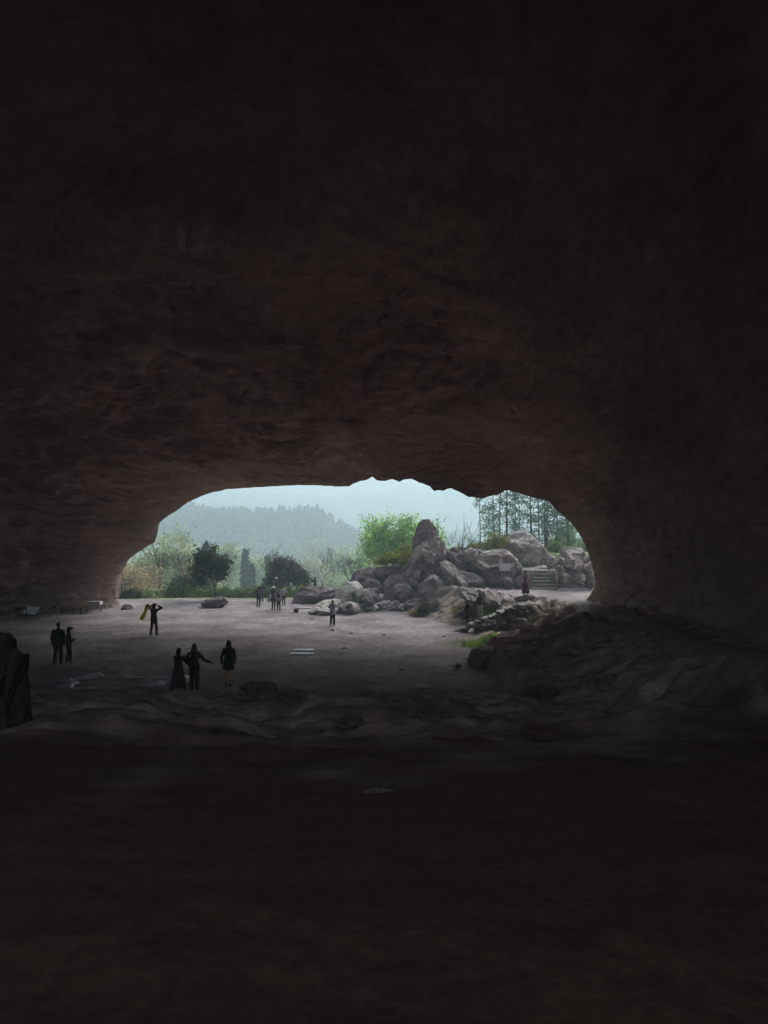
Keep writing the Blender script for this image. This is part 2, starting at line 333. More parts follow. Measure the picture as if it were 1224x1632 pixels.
# resample the outline evenly
pts = np.array(OUT, float); sl = np.r_[0, np.cumsum(np.hypot(*np.diff(pts, axis=0).T))]
NU = 420; t = np.linspace(0, sl[-1], NU)
ox = np.interp(t, sl, pts[:, 0]); oy = np.interp(t, sl, pts[:, 1])
jit = fbm(np.stack([t * .09, t * 0, t * 0], -1), 3) * 1.0
oy = oy + jit * np.where((oy < 900), 1, 0)
oY = np.interp(ox, [p[0] for p in LIPY], [p[1] for p in LIPY])
O3 = np.array([list(at(a, b_, c)) for a, b_, c in zip(ox, oy, oY)])
phi = np.arctan2(975 - oy, ox - 575); phi = np.clip(phi, -.02, math.pi + .02)
phi[phi < -1] = math.pi
def arch(phi, Yv):
    XL = np.interp(Yv, [-60, -25, 0, 10, 25, 38, 46, 52, 56, 59], [-20, -24, -25, -28, -33, -35, -33, -28.5, -24.5, -22])
    XRt = np.interp(Yv, [-60, -25, 0, 10, 20, 30, 38, 44], [14, 11, 9.5, 11.0, 12.3, 13.2, 13.2, 12.6])
    H = np.interp(Yv, [-60, -25, 0, 10, 25, 38, 46, 52, 59], [22, 20, 19, 20, 21, 19, 16.5, 14, 12])
    c = (XL + XRt) / 2; a = (XRt - XL) / 2
    co = np.cos(phi); si = np.sin(phi); p = .72
    x = c + a * np.sign(co) * np.abs(co) ** p
    z = -1.2 + (H + 1.2) * np.clip(si, 0, 1) ** p
    return x, z
NV = 280
vv = np.linspace(0, 1, NV) ** 1.35
rowsP = []
right = sstep(585, 635, ox)
for v in vv:
    Yv = oY + (-3 - oY) * v  # shell stops behind the camera: unseen opening added so skylight lifts the interior
    ax, az = arch(phi, Yv)
    dd = oY - Yv
    w = (1 - np.exp(-dd / 10.5)) * (1 - right) + (1 - np.exp(-dd / 1.5)) * right
    x = O3[:, 0] + (ax - O3[:, 0]) * w; z = O3[:, 2] + (az - O3[:, 2]) * w
    rowsP.append(np.stack([x, Yv, z], 1))
P = np.array(rowsP)                         # NV, NU, 3
Pf = P.reshape(-1, 3)
dvv = np.repeat(oY[None], NV, 0).ravel() - Pf[:, 1]
amp = sstep(0.3, 6, dvv)
cen = np.stack([np.interp(Pf[:, 1], [-15, 0, 40, 60], [0, -4, -8, -4]), Pf[:, 1], np.full(len(Pf), 3.)], 1)
nrm = Pf - cen; nrm /= np.linalg.norm(nrm, axis=1)[:, None]
q = Pf * np.array([1, .8, 1.6])
rightw = sstep(2, 9, Pf[:, 0])
deep = (sstep(19, 4, dvv) * .9 + .1) * (1 - .6 * sstep(0, 7, Pf[:, 0]))
big = fbm(q * .11 + 2, 3, ridged=True) * 1.2 * (.4 + .6 * deep) * (1 - .6 * rightw)
wq = q + 1.2 * np.stack([fbm(q * .2 + 3, 2), fbm(q * .2 + 9, 2), fbm(q * .2 + 15, 2)], 1)
med = (.85 * fbm(wq * np.array([.3, .34, .62]) + 40, 6, .58) + .35 * fbm(wq * np.array([.22, .5, .8]) + 90, 4, .6, ridged=True)) * deep * (1 - .55 * rightw)
lay = fbm(Pf * np.array([.25, .3, 1.6]) + 70, 4, .6, ridged=True) * (.4 + .35 * sstep(-6, -14, Pf[:, 0])) * deep
wallw = sstep(9, 3, Pf[:, 2])
disp = (big + med + lay * (.4 + .6 * wallw) - .9) * amp
disp = np.maximum(disp, -1.0)
Pf = Pf + nrm * disp[:, None] + nrm * (.10 * fbm(Pf * 1.4, 3) * sstep(.1, 1, dvv) * deep)[:, None]
# the hanging ridge over the mouth
def hang(px0, py0, Y0, rx, ry, rz, dep):
    c = np.array(list(at(px0, py0, Y0))); u = (Pf - c) / np.array([rx, ry, rz]); g = np.exp(-(u ** 2).sum(1)); return g[:, None] * np.array([0, 0, -dep])
hs_ = hang(612, 712, 46, 1.2, 5, 3, 1.8) + hang(520, 655, 43, 2.6, 3, 3, 1.1) + hang(545, 735, 48, 1.3, 2, 2, -.6) + hang(430, 690, 46, 2.5, 3, 3, .7) + hang(700, 700, 42, 2.5, 4, 4, .9)
Pf = Pf + hs_ * sstep(.5, 4, dvv)[:, None]
# ledges and cracks running round the left wall
lw = sstep(-6, -13, Pf[:, 0]) * sstep(.4, 3, dvv) * sstep(34, 44, Pf[:, 1])
zz = Pf[:, 2] + .6 * fbm(Pf * np.array([.18, .18, .05]) + 11, 3); lp = zz * .85; st_ = lp - np.floor(lp)
Pf = Pf + nrm * (lw * (.34 * np.where(st_ < .82, st_ / .82, (1 - st_) / .18) * (.4 + .6 * sstep(-.3, .4, fbm(Pf * .3 + 50, 3)))))[:, None]
shell = Pf.reshape(NV, NU, 3)
# cliff face outside the lip
outer = []
for k, (dy, s) in enumerate([(16, 2.6), (9, 2.2), (5, 1.7), (3.0, 1.3), (1.7, 1.12), (.9, 1.04), (.35, 1.008)]):
    q0 = O3.copy(); q0[:, 0] = -3 + (q0[:, 0] + 3) * s; q0[:, 2] = np.where(q0[:, 2] > 0, q0[:, 2] * (s ** 1.5), q0[:, 2]); 
    q0[:, 1] = O3[:, 1] + np.where(k < 4, -1, 1) * 0 + [ -6, -2, 1.2, 1.6, 1.3, .9, .4][k]
    q0 += (fbm(q0 * .3, 3) * min(1.0, (s - 1) * 4))[:, None] * np.array([0, 1, .4])
    outer.append(q0)
allr = np.concatenate([np.array(outer), shell], 0)
nr = len(allr)
ii = (np.arange(nr - 1)[:, None] * NU + np.arange(NU - 1)[None]).ravel()
FQ = np.stack([ii, ii + NU, ii + NU + 1, ii + 1], 1)
cave = mk('cave_wall', allr.reshape(-1, 3), FQ, M_cave)
tag(cave, 'dark brown rock vault of the cave, walls and ceiling arching round the bright mouth', 'cave wall')
# ------------------------------------------------------------------ rocks
def facet(P, c, rng, n=9, lo=.8, hi=.95, yb=1.0):
    D = P - c
    for _ in range(n):
        v = rng.normal(size=3) * np.array([1, yb, 1])
        if yb != 1: v[1] = -abs(v[1]) - .75
        v /= np.linalg.norm(v); d = D @ v; h = d.max() * rng.uniform(lo, hi)
        m = d > h; D[m] -= ((d[m] - h) * .92)[:, None] * v
    return D + c
def finish(V, name, Fc, mat, size, amp, seed, parent=None):
    V = V + 0
    c = V.mean(0); nr = V - c; nr /= (np.linalg.norm(nr, axis=1)[:, None] + 1e-6)
    q = (V + seed * 7.7) / size
    V = V + nr * (amp * size * (fbm(q * 2.2, 3) * .45 + .5 * fbm(q * 4, 5, .62, ridged=True) - .45))[:, None]
    o = mk(name, V - np.array([c[0], c[1], V[:, 2].min()]), Fc, mat, parent, True, 28); o.location = (c[0], c[1], V[:, 2].min())
    return o
def prock(name, poly, Y, thick, mat, label, cat='boulder', seed=1, amp=.10, p=3.6, lean=0, group=None, nf=9, sink=.25, res=1, ribs=0, rf=2.4):
    """outline in photo pixels at distance Y; angular faces run back over its real thickness"""
    rng = np.random.RandomState(seed)
    W = np.array([list(at(a, b_, Y)) for a, b_ in poly]); n = len(W)
    zlow = W[:, 2].min(); H_ = np.ptp(W[:, 2]); W[W[:, 2] < zlow + .12 * H_, 2] -= sink
    c = W.mean(0); c[2] = W[:, 2].min() + .38 * H_
    V = []
    spec = [(-1, .42 + .12 * rng.rand()), (-.62, .80), (-.1, 1.0), (.5, .9), (1, .5)]
    for s, k in spec:
        for i in range(n):
            j = (1 + rng.uniform(-.16, .12)) * k if s != -.1 else 1.0
            q = c + (W[i] - c) * np.array([j, 0, j]); q[1] = Y + thick * (s + 1) / 2 + (rng.uniform(-.16, .16) * thick if s != -.1 else 0) + lean * (q[2] - c[2]); V.append(q)
    bm = bmesh.new(); bv = [bm.verts.new(v) for v in V]
    for r_ in range(len(spec) - 1):
        for i in range(n):
            j = (i + 1) % n; a0, a1, b0, b1 = bv[r_ * n + i], bv[r_ * n + j], bv[(r_ + 1) * n + i], bv[(r_ + 1) * n + j]
            if rng.rand() < .5: bm.faces.new((a0, b0, b1)); bm.faces.new((a0, b1, a1))
            else: bm.faces.new((a0, b0, a1)); bm.faces.new((a1, b0, b1))
    bm.faces.new(bv[:n]); bm.faces.new(bv[-n:][::-1])
    bmesh.ops.triangulate(bm, faces=[f for f in bm.faces if len(f.verts) > 3])
    bmesh.ops.subdivide_edges(bm, edges=bm.edges[:], cuts=5 if res == 1 else (8 if res == 2 else 11), use_grid_fill=True)
    bmesh.ops.recalc_face_normals(bm, faces=bm.faces[:])
    bmesh.ops.smooth_vert(bm, verts=bm.verts[:], factor=.5, use_axis_x=True, use_axis_y=True, use_axis_z=True)
    V = np.array([v.co[:] for v in bm.verts]); N_ = np.array([v.normal[:] for v in bm.verts]); Fc = [tuple(v.index for v in f.verts) for f in bm.faces]; bm.free()
    size = max(np.ptp(W[:, 0]), H_)
    q = (V + seed * 7.7) / size
    V = V + N_ * (amp * .75 * size * (.45 * fbm(q * 2.2, 3) + .42 * fbm(q * 5, 4, .6, ridged=True) - .32))[:, None]
    if ribs:
        nrb = fbm(np.stack([(V[:, 0] + .35 * V[:, 2]) * rf, V[:, 1] * .3, V[:, 2] * .45], -1) + seed, 3, .6, ridged=True); V[:, 1] += ribs * (nrb - .8); V[:, 2] += ribs * .4 * (nrb - .8) * (V[:, 2] > c[2])
    z0 = V[:, 2].min(); o = mk(name, V - np.array([c[0], Y, z0]), Fc, mat, None, True, 24); o.location = (c[0], Y, z0)
    return tag(o, label, cat, group)
def ico(sub):
    bm = bmesh.new(); bmesh.ops.create_icosphere(bm, subdivisions=sub, radius=1)
    V = np.array([v.co[:] for v in bm.verts]); Fc = [tuple(v.index for v in f.verts) for f in bm.faces]; bm.free(); return V, Fc
I4 = ico(4); I5 = ico(5); I3 = ico(3)
def brock(name, loc, dims, mat, label, cat='boulder', seed=1, amp=.16, rz=0, group=None, I=I4, nf=18):
    rng = np.random.RandomState(seed); V = I[0].copy(); V = facet(V, np.zeros(3), rng, nf, .5, .85)
    V = V * np.array(dims) / 2; a = rz; V[:, :2] = V[:, :2] @ np.array([[math.cos(a), math.sin(a)], [-math.sin(a), math.cos(a)]])
    V = V + np.array(loc) + np.array([0, 0, dims[2] * .32])
    return tag(finish(V, name, I[1], mat, max(dims), amp, seed), label, cat, group)

M_slope = rock_mat('slope rock', (.15, .115, .105), (.26, .205, .19), (.40, .33, .31), scale=.7, bump=.9, crack=.2)
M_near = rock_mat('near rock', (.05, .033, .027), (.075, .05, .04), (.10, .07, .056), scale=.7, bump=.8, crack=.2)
# --- big blocks on the right, outside the mouth
prock('boulder', [(657,872),(661,850),(668,832),(676,827),(686,827),(693,836),(701,846),(700,853),(690,858),(678,862),(668,870),(662,880)], 61.2, 1.8, M_dark_rock, 'dark leaning capstone standing on top of the tallest rock', seed=3, amp=.05, sink=0.25)
prock('standing_rock', [(654,902),(660,888),(670,868),(684,858),(700,856),(708,862),(713,875),(714,893),(712,915),(706,940),(690,962),(664,960),(650,948),(645,925),(650,912)], 59.6, 3.4, M_boulder, 'tallest grey standing rock carrying the dark capstone', seed=5, amp=.09, res=2)
prock('boulder', [(666,946),(672,932),(684,920),(694,917),(704,922),(716,932),(722,944),(716,956),(698,962),(680,962),(670,956)], 57.0, 2.6, M_boulder, 'blunt pentagon boulder leaning in front of the standing rock', seed=8, amp=.05)
prock('boulder', [(704,898),(712,894),(722,898),(734,910),(748,928),(752,940),(742,946),(728,944),(712,932),(705,920)], 57.6, 2.6, M_boulder, 'tilted slab boulder with pale top sloping down to the right', seed=9, amp=.06, lean=.25)
prock('boulder', [(746,898),(752,886),(766,882),(784,878),(806,876),(818,880),(830,892),(838,906),(836,914),(822,922),(806,930),(790,936),(778,930),(764,918),(752,908)], 59.4, 3.2, M_boulder, 'large rounded grey boulder with a plaque on its face', seed=12, amp=.05, res=2)
prock('boulder', [(804,880),(812,860),(822,850),(836,845),(846,844),(860,855),(876,870),(888,885),(893,893),(880,902),(850,906),(820,904)], 64.0, 5.0, M_boulder, 'large pointed boulder rising behind the steps under the pines', seed=14, amp=.06, lean=.3, res=2)
prock('boulder', [(898,878),(902,872),(918,871),(934,873),(937,882),(936,893),(918,897),(900,894)], 63.0, 2.5, M_boulder, 'squared grey block above the stacked stone bank', seed=15, amp=.05, p=4)
prock('rock_ledge', [(700,884),(708,877),(726,875),(750,874),(770,876),(780,884),(776,900),(756,912),(730,912),(712,902)], 60.6, 3.0, M_dark_rock, 'low dark ledge between the standing rock and the plaque boulder', 'rock ledge', seed=16, amp=.12)
prock('boulder', [(728,912),(742,910),(762,916),(776,926),(776,934),(752,934),(736,926)], 58.6, 2.4, M_boulder, 'flat low grey slab under the left end of the plaque boulder', seed=17, amp=.08)
prock('boulder', [(740,878),(748,874),(760,876),(764,884),(756,892),(744,890)], 59.9, 1.2, M_pale_rock, 'small pale stone at the upper left of the plaque boulder', seed=18)
rr = [(880,903,14,16),(893,916,18,14),(908,905,20,14),(884,924,16,16),(904,925,22,14),(925,900,22,15),(921,916,20,18),(938,912,20,20),(928,928,26,14),(944,928,16,16),(940,896,18,12),(896,897,14,9),(912,893,16,10)]
lab = ['smooth round stone beside the top of the steps','grey stone right of the steps, second row','flat pale stone in the upper row of the stone bank','lowest stone touching the steps','wide flat stone along the foot of the stone bank','pale slab leaning on the top of the stone bank','slanted stone in the middle of the stone bank','big slanted block near the cave wall in the bank','long low stone on the terrace edge of the bank','round stone tight against the cave wall','highest rightmost stone of the bank','small stone crowning the bank by the landing','small pale stone behind the crown of the bank']
for k, (px, py, w, h) in enumerate(rr):
    Yk = 57.2 - (py - 912) * .06; c = at(px, py + h * .45, Yk); u = Yk / F
    brock('bank_stone', (c.x, c.y + .5, c.z), (w * u * 1.35, 2.0, h * u * 1.9), M_boulder, lab[k], 'stone', seed=30 + k, group='stones of the bank beside the steps', I=I4, amp=.06, rz=(k % 3 - 1) * .15)
# left cluster
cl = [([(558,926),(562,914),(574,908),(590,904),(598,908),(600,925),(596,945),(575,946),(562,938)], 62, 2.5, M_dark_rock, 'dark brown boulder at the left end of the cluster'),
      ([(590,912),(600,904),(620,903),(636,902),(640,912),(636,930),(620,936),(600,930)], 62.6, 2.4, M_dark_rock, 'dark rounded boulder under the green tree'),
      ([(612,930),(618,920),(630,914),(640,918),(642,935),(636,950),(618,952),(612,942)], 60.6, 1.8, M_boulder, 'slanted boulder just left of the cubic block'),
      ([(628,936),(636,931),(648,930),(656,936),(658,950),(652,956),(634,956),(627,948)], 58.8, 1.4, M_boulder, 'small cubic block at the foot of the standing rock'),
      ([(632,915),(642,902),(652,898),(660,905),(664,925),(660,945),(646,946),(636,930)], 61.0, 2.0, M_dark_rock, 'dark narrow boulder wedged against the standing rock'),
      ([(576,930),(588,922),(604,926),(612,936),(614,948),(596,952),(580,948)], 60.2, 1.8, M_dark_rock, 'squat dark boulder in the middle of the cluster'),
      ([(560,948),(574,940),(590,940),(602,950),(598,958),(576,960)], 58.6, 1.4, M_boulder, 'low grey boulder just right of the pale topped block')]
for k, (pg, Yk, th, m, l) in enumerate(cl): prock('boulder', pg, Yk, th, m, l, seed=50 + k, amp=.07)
prock('boulder', [(532,950),(540,938),(550,929),(566,928),(578,936),(576,950),(566,962),(545,962),(530,958)], 57.0, 2.6, M_pale_rock, 'angular block with a broad pale sunlit top', seed=62, amp=.04, lean=.5, p=3.2)
prock('boulder', [(461,959),(468,947),(480,938),(500,937),(522,938),(536,942),(552,938),(552,950),(536,959),(500,962)], 61.0, 2.6, M_dark_rock, 'long low purple brown boulder with a person standing behind', seed=64, amp=.05, res=2)
prock('boulder', [(538,974),(538,966),(548,961),(560,960),(570,964),(574,972),(568,980),(548,981)], 54.0, 1.9, M_boulder, 'smooth oval boulder lying on the sand behind the lone person', seed=66, amp=.03, p=2.2)
prock('boulder', [(576,954),(584,949),(594,951),(598,960),(592,968),(578,966)], 56.0, 1.2, M_dark_rock, 'small dark round boulder beside the rubble', seed=67)
prock('boulder', [(315,963),(322,958),(334,954),(350,953),(358,957),(362,962),(348,966),(325,966)], 58.0, 1.6, M_dark_rock, 'low dark flat boulder alone on the sand at left', seed=68, amp=.05)
prock('boulder', [(422,957),(427,949),(436,946),(446,950),(448,957)], 63.0, 1.2, M_boulder, 'small grey rock on the sand behind the group of four', seed=69)
prock('boulder', [(191,969),(196,963),(206,964),(208,971),(200,974),(191,974)], 57.0, .9, M_boulder, 'small pale stone at the foot of the left pillar', seed=70, sink=.1)
# flat layered outcrop
for k, (pg, Yk) in enumerate([([(486,977),(500,970),(520,966),(540,970),(545,978),(520,982),(500,981)], 53.5), ([(498,968),(512,960),(530,957),(545,959),(548,966),(528,970),(508,971)], 55.5)]):
    prock('flat_outcrop', pg, Yk, 3.2, M_pale_rock, ['pale layered outcrop on the sand left of the oval boulder','upper sheet of pale layered rock under the pale topped block'][k], 'outcrop', seed=75 + k, amp=.05, nf=5)
# rubble
rng = random.Random(5)
V_, F_ = I3[0] * 1.0, I3[1]
M_rubble = rock_mat('rubble rock', (.34, .32, .32), (.52, .5, .5), (.72, .7, .68), scale=1.5, bump=.6, crack=.2)
for k in range(54):
    px = rng.uniform(583, 660); py = rng.uniform(953, 970) - (abs(px - 605) < 14) * rng.uniform(0, 8); Yk = 60 - (py - 950) * .22
    s = rng.uniform(.25, .7); c = at(px, py, Yk)
    o = brock('rubble_stone', (c.x, c.y, G(c.x, c.y) + .15 * s + (.55 if abs(px - 603) < 9 and py < 958 else 0)), (s * 1.4, s, s * .9), M_rubble if k % 4 else M_boulder, 'pale broken stone in the rubble heap below the dark boulders', 'stone', seed=100 + k, group='rubble stones below the boulder cluster', I=I3)
# terrace retaining faces
prock('layered_rock', [(741,942),(760,939),(790,942),(812,950),(832,956),(826,968),(806,974),(788,984),(770,982),(756,966),(738,952)], 47.5, 3.0, M_layer, 'ribbed pale rock face below the terrace edge where two people climb', 'rock face', seed=80, amp=.05, p=2.4, res=3, ribs=-.28, lean=.7)
prock('layered_rock', [(832,966),(846,962),(872,963),(888,970),(902,980),(895,996),(866,1004),(842,1000),(824,988)], 43.2, 2.4, M_layer, 'lower ribbed rock face right of the hollow, under the walkway end', 'rock face', seed=81, amp=.06, p=2.4, res=3, ribs=-.22, lean=.5)
prock('layered_rock', [(745,1012),(762,1000),(788,990),(812,978),(838,966),(848,974),(842,992),(826,1008),(800,1014),(768,1018)], 42.6, 1.6, M_dark_rock, 'long dark overhanging rock under the stepped path', 'rock face', seed=82, amp=.10, p=3, res=2)
prock('boulder', [(806,1006),(812,992),(826,984),(842,988),(846,1000),(834,1008)], 42.2, 1.2, M_boulder, 'grey triangular boulder in the hollow by the grass', seed=83, amp=.06)
prock('boulder', [(822,956),(840,952),(868,952),(880,957),(872,962),(846,962)], 46.0, 1.6, M_dark_rock, 'long thin dark rock along the lip of the terrace', seed=84, amp=.12, sink=.2)
prock('boulder', [(800,926),(808,920),(818,922),(822,934),(804,936)], 57.4, 1, M_dark_rock, 'small dark stone wedged under the right of the plaque boulder', seed=85)
prock('boulder', [(820,928),(828,918),(842,920),(846,936),(824,937)], 57.6, 1, M_dark_rock, 'dark stone left of the steps behind the walking woman', seed=86)
# flagstones of the climbing path
fl = [(722,1008),(732,1003),(742,998),(753,992),(764,987),(775,982),(787,977),(800,972),(812,966),(826,962)]
for k, (px, py) in enumerate(fl):
    Yk = 44.6 - k * .12; c = at(px, py, Yk)
    brock('flagstone', (c.x, c.y, c.z - .28), (.75, .9, .36), M_pale_rock, 'pale flat flagstone of the rising path below the ribbed rock', 'flagstone', seed=140 + k, group='flagstones of the climbing path', I=I3, nf=6, amp=.08)
# steps
st = empty('stone_steps', at(868, 934, 58.2)); tag(st, 'short flight of broad stone steps between boulder and stone bank', 'steps')
for k in range(6):
    pA = at(868, 931.5 - k * 4.6, 57.6 + k * .42); w_ = 1.85 - .05 * k
    s_ = MB(); zb = 1.55
    s_.box((0, -.1, 0), (w_, .7, .15)); o = s_.build('step', M_pale_rock, st, bevel=.03)
    o.location = Vector((pA.x + (k % 2) * .06, pA.y, 1.72 + k * .25)) - st.location
s_ = MB(); s_.box((0, 0, 0), (2.2, 3.0, 3.0)); o = s_.build('step_core', M_dark_rock, st, bevel=.05); o.location = Vector((at(868, 930, 60.6).x, 60.3 + .35, 1.45)) - st.location
c = at(863, 903, 61.5); brock('landing_slab', (c.x, c.y, 3.0), (3.4, 1.8, .5), M_pale_rock, 'pale flat landing stone at the head of the steps', 'slab', seed=160, amp=.05)
# plaque
bpy.context.view_layer.update(); _r = ray(804, 904).normalized(); _b = min((h for h in (bpy.context.scene.ray_cast(bpy.context.evaluated_depsgraph_get(), Vector((0, 0, EYE)) + _r * 50, _r),) if h[0]), key=lambda h: h[1].y)
pl = empty('plaque', _b[1] + Vector((0, -.16, 0))); tag(pl, 'small grey rectangular plaque fixed to the rounded boulder', 'plaque')
s_ = MB(); s_.box((0, 0, 0), (.9, .12, .62), rx=-.1, ry=.03); s_.build('board', simple('plaque stone', (.42, .42, .48), var=.05), pl, bevel=.01)
s_ = MB(); s_.box((0, -.075, 0), (.8, .02, .52), rx=-.1, ry=.03); s_.build('face_plate', simple('plaque face', (.50, .50, .56), var=.08, scale=20), pl)
# walkway along the right wall with its low rounded kerb wall
V = []; Fc = []; yy = np.linspace(42.6, 2, 130); M = 11
for i, y in enumerate(yy):
    xc = float(PATHX(y)) + .18 * math.sin(y * .5); z = float(np.interp(y, [0, 15, 22, 30, 43], [3.6, 2.5, 2.15, 1.9, 1.65])) + .38
    for j in range(M):
        a = math.pi * j / (M - 1); V.append((xc - .95 * math.cos(a) * (1.05 - .1 * (j % 2 == 0)), y, z - .9 + .95 * math.sin(a) ** .35))
for i in range(len(yy) - 1):
    for j in range(M - 1): Fc.append((i * M + j, i * M + j + 1, (i + 1) * M + j + 1, (i + 1) * M + j))
Fc.append(tuple(range(M))[::-1]); V = np.array(V); V += (fbm(V * .9, 3) * .06)[:, None]
o = mk('walkway', V, Fc, M_slab); tag(o, kind='structure')
# rocks inside
c = hit(960, 1030, 12); brock('stone_slab', (c.x, c.y, c.z - .02), (.95, .5, .16), M_pale_rock, 'thin pale slab lying on the rock slope below the walkway', 'slab', seed=170, nf=6, amp=.05)
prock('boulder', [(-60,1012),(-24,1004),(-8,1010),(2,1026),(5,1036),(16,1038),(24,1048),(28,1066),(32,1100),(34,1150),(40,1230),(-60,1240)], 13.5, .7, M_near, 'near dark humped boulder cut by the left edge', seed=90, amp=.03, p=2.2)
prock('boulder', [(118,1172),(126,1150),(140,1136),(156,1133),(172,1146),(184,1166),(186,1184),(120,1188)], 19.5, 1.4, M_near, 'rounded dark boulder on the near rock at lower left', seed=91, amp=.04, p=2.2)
prock('boulder', [(750,1076),(752,1052),(760,1040),(776,1036),(800,1038),(815,1050),(806,1072),(780,1084),(758,1086)], 31.8, 2.6, M_slope, 'dark blunt rock at the corner of the sand and the slope', seed=92, amp=.06)
for k, (px, py, w, h) in enumerate([(470,1118,60,10),(560,1150,80,9),(690,1140,90,10),(600,1262,60,12),(860,1110,60,12),(420,1112,80,14)]):
    c = hit(px, py, 8); u = c.y / F
    brock('low_rock', (c.x, c.y, c.z - .12), (w * u, w * u * .7, h * u * 2.6), M_dark_rock, ['long low rock at the near edge of the sand','flat low rock on the slope below the middle of the sand','broad flat rock below the dark corner rock','pale edged low rock lowest on the near slope','low rock halfway up the right slope','wide low rock right of the three standing women'][k], 'rock', seed=180 + k, amp=.12, I=I5)
# pale worn rim at the left edge of the sand
rim = []
th = np.linspace(0, 2 * math.pi, 97)[:-1]
cc = hit(185, 1089, 26.5); V = []; Fc = []
for i, a in enumerate(th):
    r0 = 1 + .12 * math.sin(3 * a + 1) + .08 * math.sin(7 * a)
    for j in range(9):
        b_ = math.pi * j / 8; rr_ = (1 - .20 * math.cos(b_)) * r0
        V.append((cc.x + 2.0 * math.cos(a) * rr_, cc.y + 1.15 * math.sin(a) * rr_, cc.z - .12 + .30 * math.sin(b_) * (.75 + .25 * math.sin(2 * a + 2))))
n9 = 9; na = len(th)
for i in range(na):
    for j in range(8): Fc.append((i * 9 + j, i * 9 + j + 1, ((i + 1) % na) * 9 + j + 1, ((i + 1) % na) * 9 + j))
V = np.array(V); V += (fbm(V * 1.6, 4, .6) * .10)[:, None]
o = mk('rock_ring', V, Fc, M_wet); tag(o, 'worn pale ring of rock round a shallow hollow at the near left', 'rock rim')

# ------------------------------------------------------------------ plants
def branches(rng, p, d, L, r, depth, out, spread=.5, up=.15, nseg=4, shrink=.72, kids=(2, 3), tips=None, wob=.18):
    pts = [Vector(p)]; d = Vector(d).normalized(); rad = [r]
    for k in range(nseg):
        d = (d + Vector((rng.gauss(0, wob), rng.gauss(0, wob), rng.gauss(0, wob) + up * .25))).normalized()
        pts.append(pts[-1] + d * L / nseg); rad.append(r * (1 - .45 * (k + 1) / nseg))
    out.append((pts, rad))
    if tips is not None and depth <= 1: tips += pts[1:]
    if depth <= 0: return
    n = rng.randint(*kids)
    for j in range(n):
        f = rng.uniform(.45, 1.0) if j else 1.0; q = pts[min(nseg, int(f * nseg))]
        v = Vector((rng.gauss(0, 1), rng.gauss(0, 1), rng.gauss(0, .6))).normalized()
        branches(rng, q, d + v * spread + Vector((0, 0, up)), L * shrink * rng.uniform(.8, 1.15), rad[-1] * .8, depth - 1, out, spread, up, nseg, shrink, kids, tips, wob)
def leaves(tips, n, size, spread, rng, flat=1.0, shape=None):
    T = np.array([list(t_) for t_ in tips]); idx = rng.randint(len(T), size=n)
    c = T[idx] + rng.normal(size=(n, 3)) * spread * np.array([1, 1, flat])
    a = rng.normal(size=(n, 3)); a /= np.linalg.norm(a, axis=1)[:, None]; b_ = np.cross(a, rng.normal(size=(n, 3))); b_ /= np.linalg.norm(b_, axis=1)[:, None]
    s = (size * rng.uniform(.6, 1.3, n))[:, None]
    V = np.stack([c - a * s * .5, c + b_ * s * .28, c + a * s * .5, c - b_ * s * .28], 1).reshape(-1, 3)
    return V, np.arange(4 * n).reshape(n, 4)
def fit(out, tips, w, h):
    P_ = np.array([list(p) for pts, _ in out for p in pts]); sx = w / max(.1, np.ptp(P_[:, 0])); sz = h / max(.1, P_[:, 2].max()); mx_ = (P_[:, 0].max() + P_[:, 0].min()) / 2
    f = lambda p: Vector(((p.x - mx_ * min(1, max(0, p.z / h))) * sx, p.y * sx, p.z * sz))
    return [([f(p) for p in pts], rad) for pts, rad in out], [f(t_) for t_ in tips]
def tree(name, loc, w, h, label, cat='tree', leaf=None, nleaf=3000, lsize=.3, lspread=.35, seed=1, trunk_r=.14, depth=4, bark=M_bark, spread=.6, up=.25, L0=None, stems=1, group=None, kids=(2, 3), wob=.18, trunk_name='trunk', first=.3, minz=0):
    rng = random.Random(seed); out = []; tips = []
    for s in range(stems):
        d = (rng.gauss(0, .28) if stems > 1 else rng.gauss(0, .05), rng.gauss(0, .28) if stems > 1 else 0, 1)
        branches(rng, (rng.gauss(0, .08) * (stems > 1), 0, 0), d, h * first, trunk_r, depth, out, spread, up, 4, .74, kids, tips, wob)
    out, tips = fit(out, tips, w * .92, h * .97)
    root = empty(name, loc); tag(root, label, cat, group)
    m = MB()
    for pts, rad in out: m.tube(pts, [max(.014, r) for r in rad], 5 if rad[0] > .05 else 3)
    m.build(trunk_name, bark, root, smooth=True)
    if leaf:
        tips = [t_ for t_ in tips if t_.z > minz * h]
        V, Q = leaves(tips, nleaf, lsize, lspread, np.random.RandomState(seed)); mk('crown', V, Q, leaf, root, smooth=False)
    return root
def gp(px, py, Y, dz=0):
    p = at(px, py, Y); return Vector((p.x, Y, G(p.x, Y) - .05 + dz))
def ptree(name, px, ytop, Y, wpx, label, **k):
    b_ = gp(px, 900, Y); top = at(px, ytop, Y).z; return tree(name, b_, wpx * Y / F, top - b_.z, label, **k)
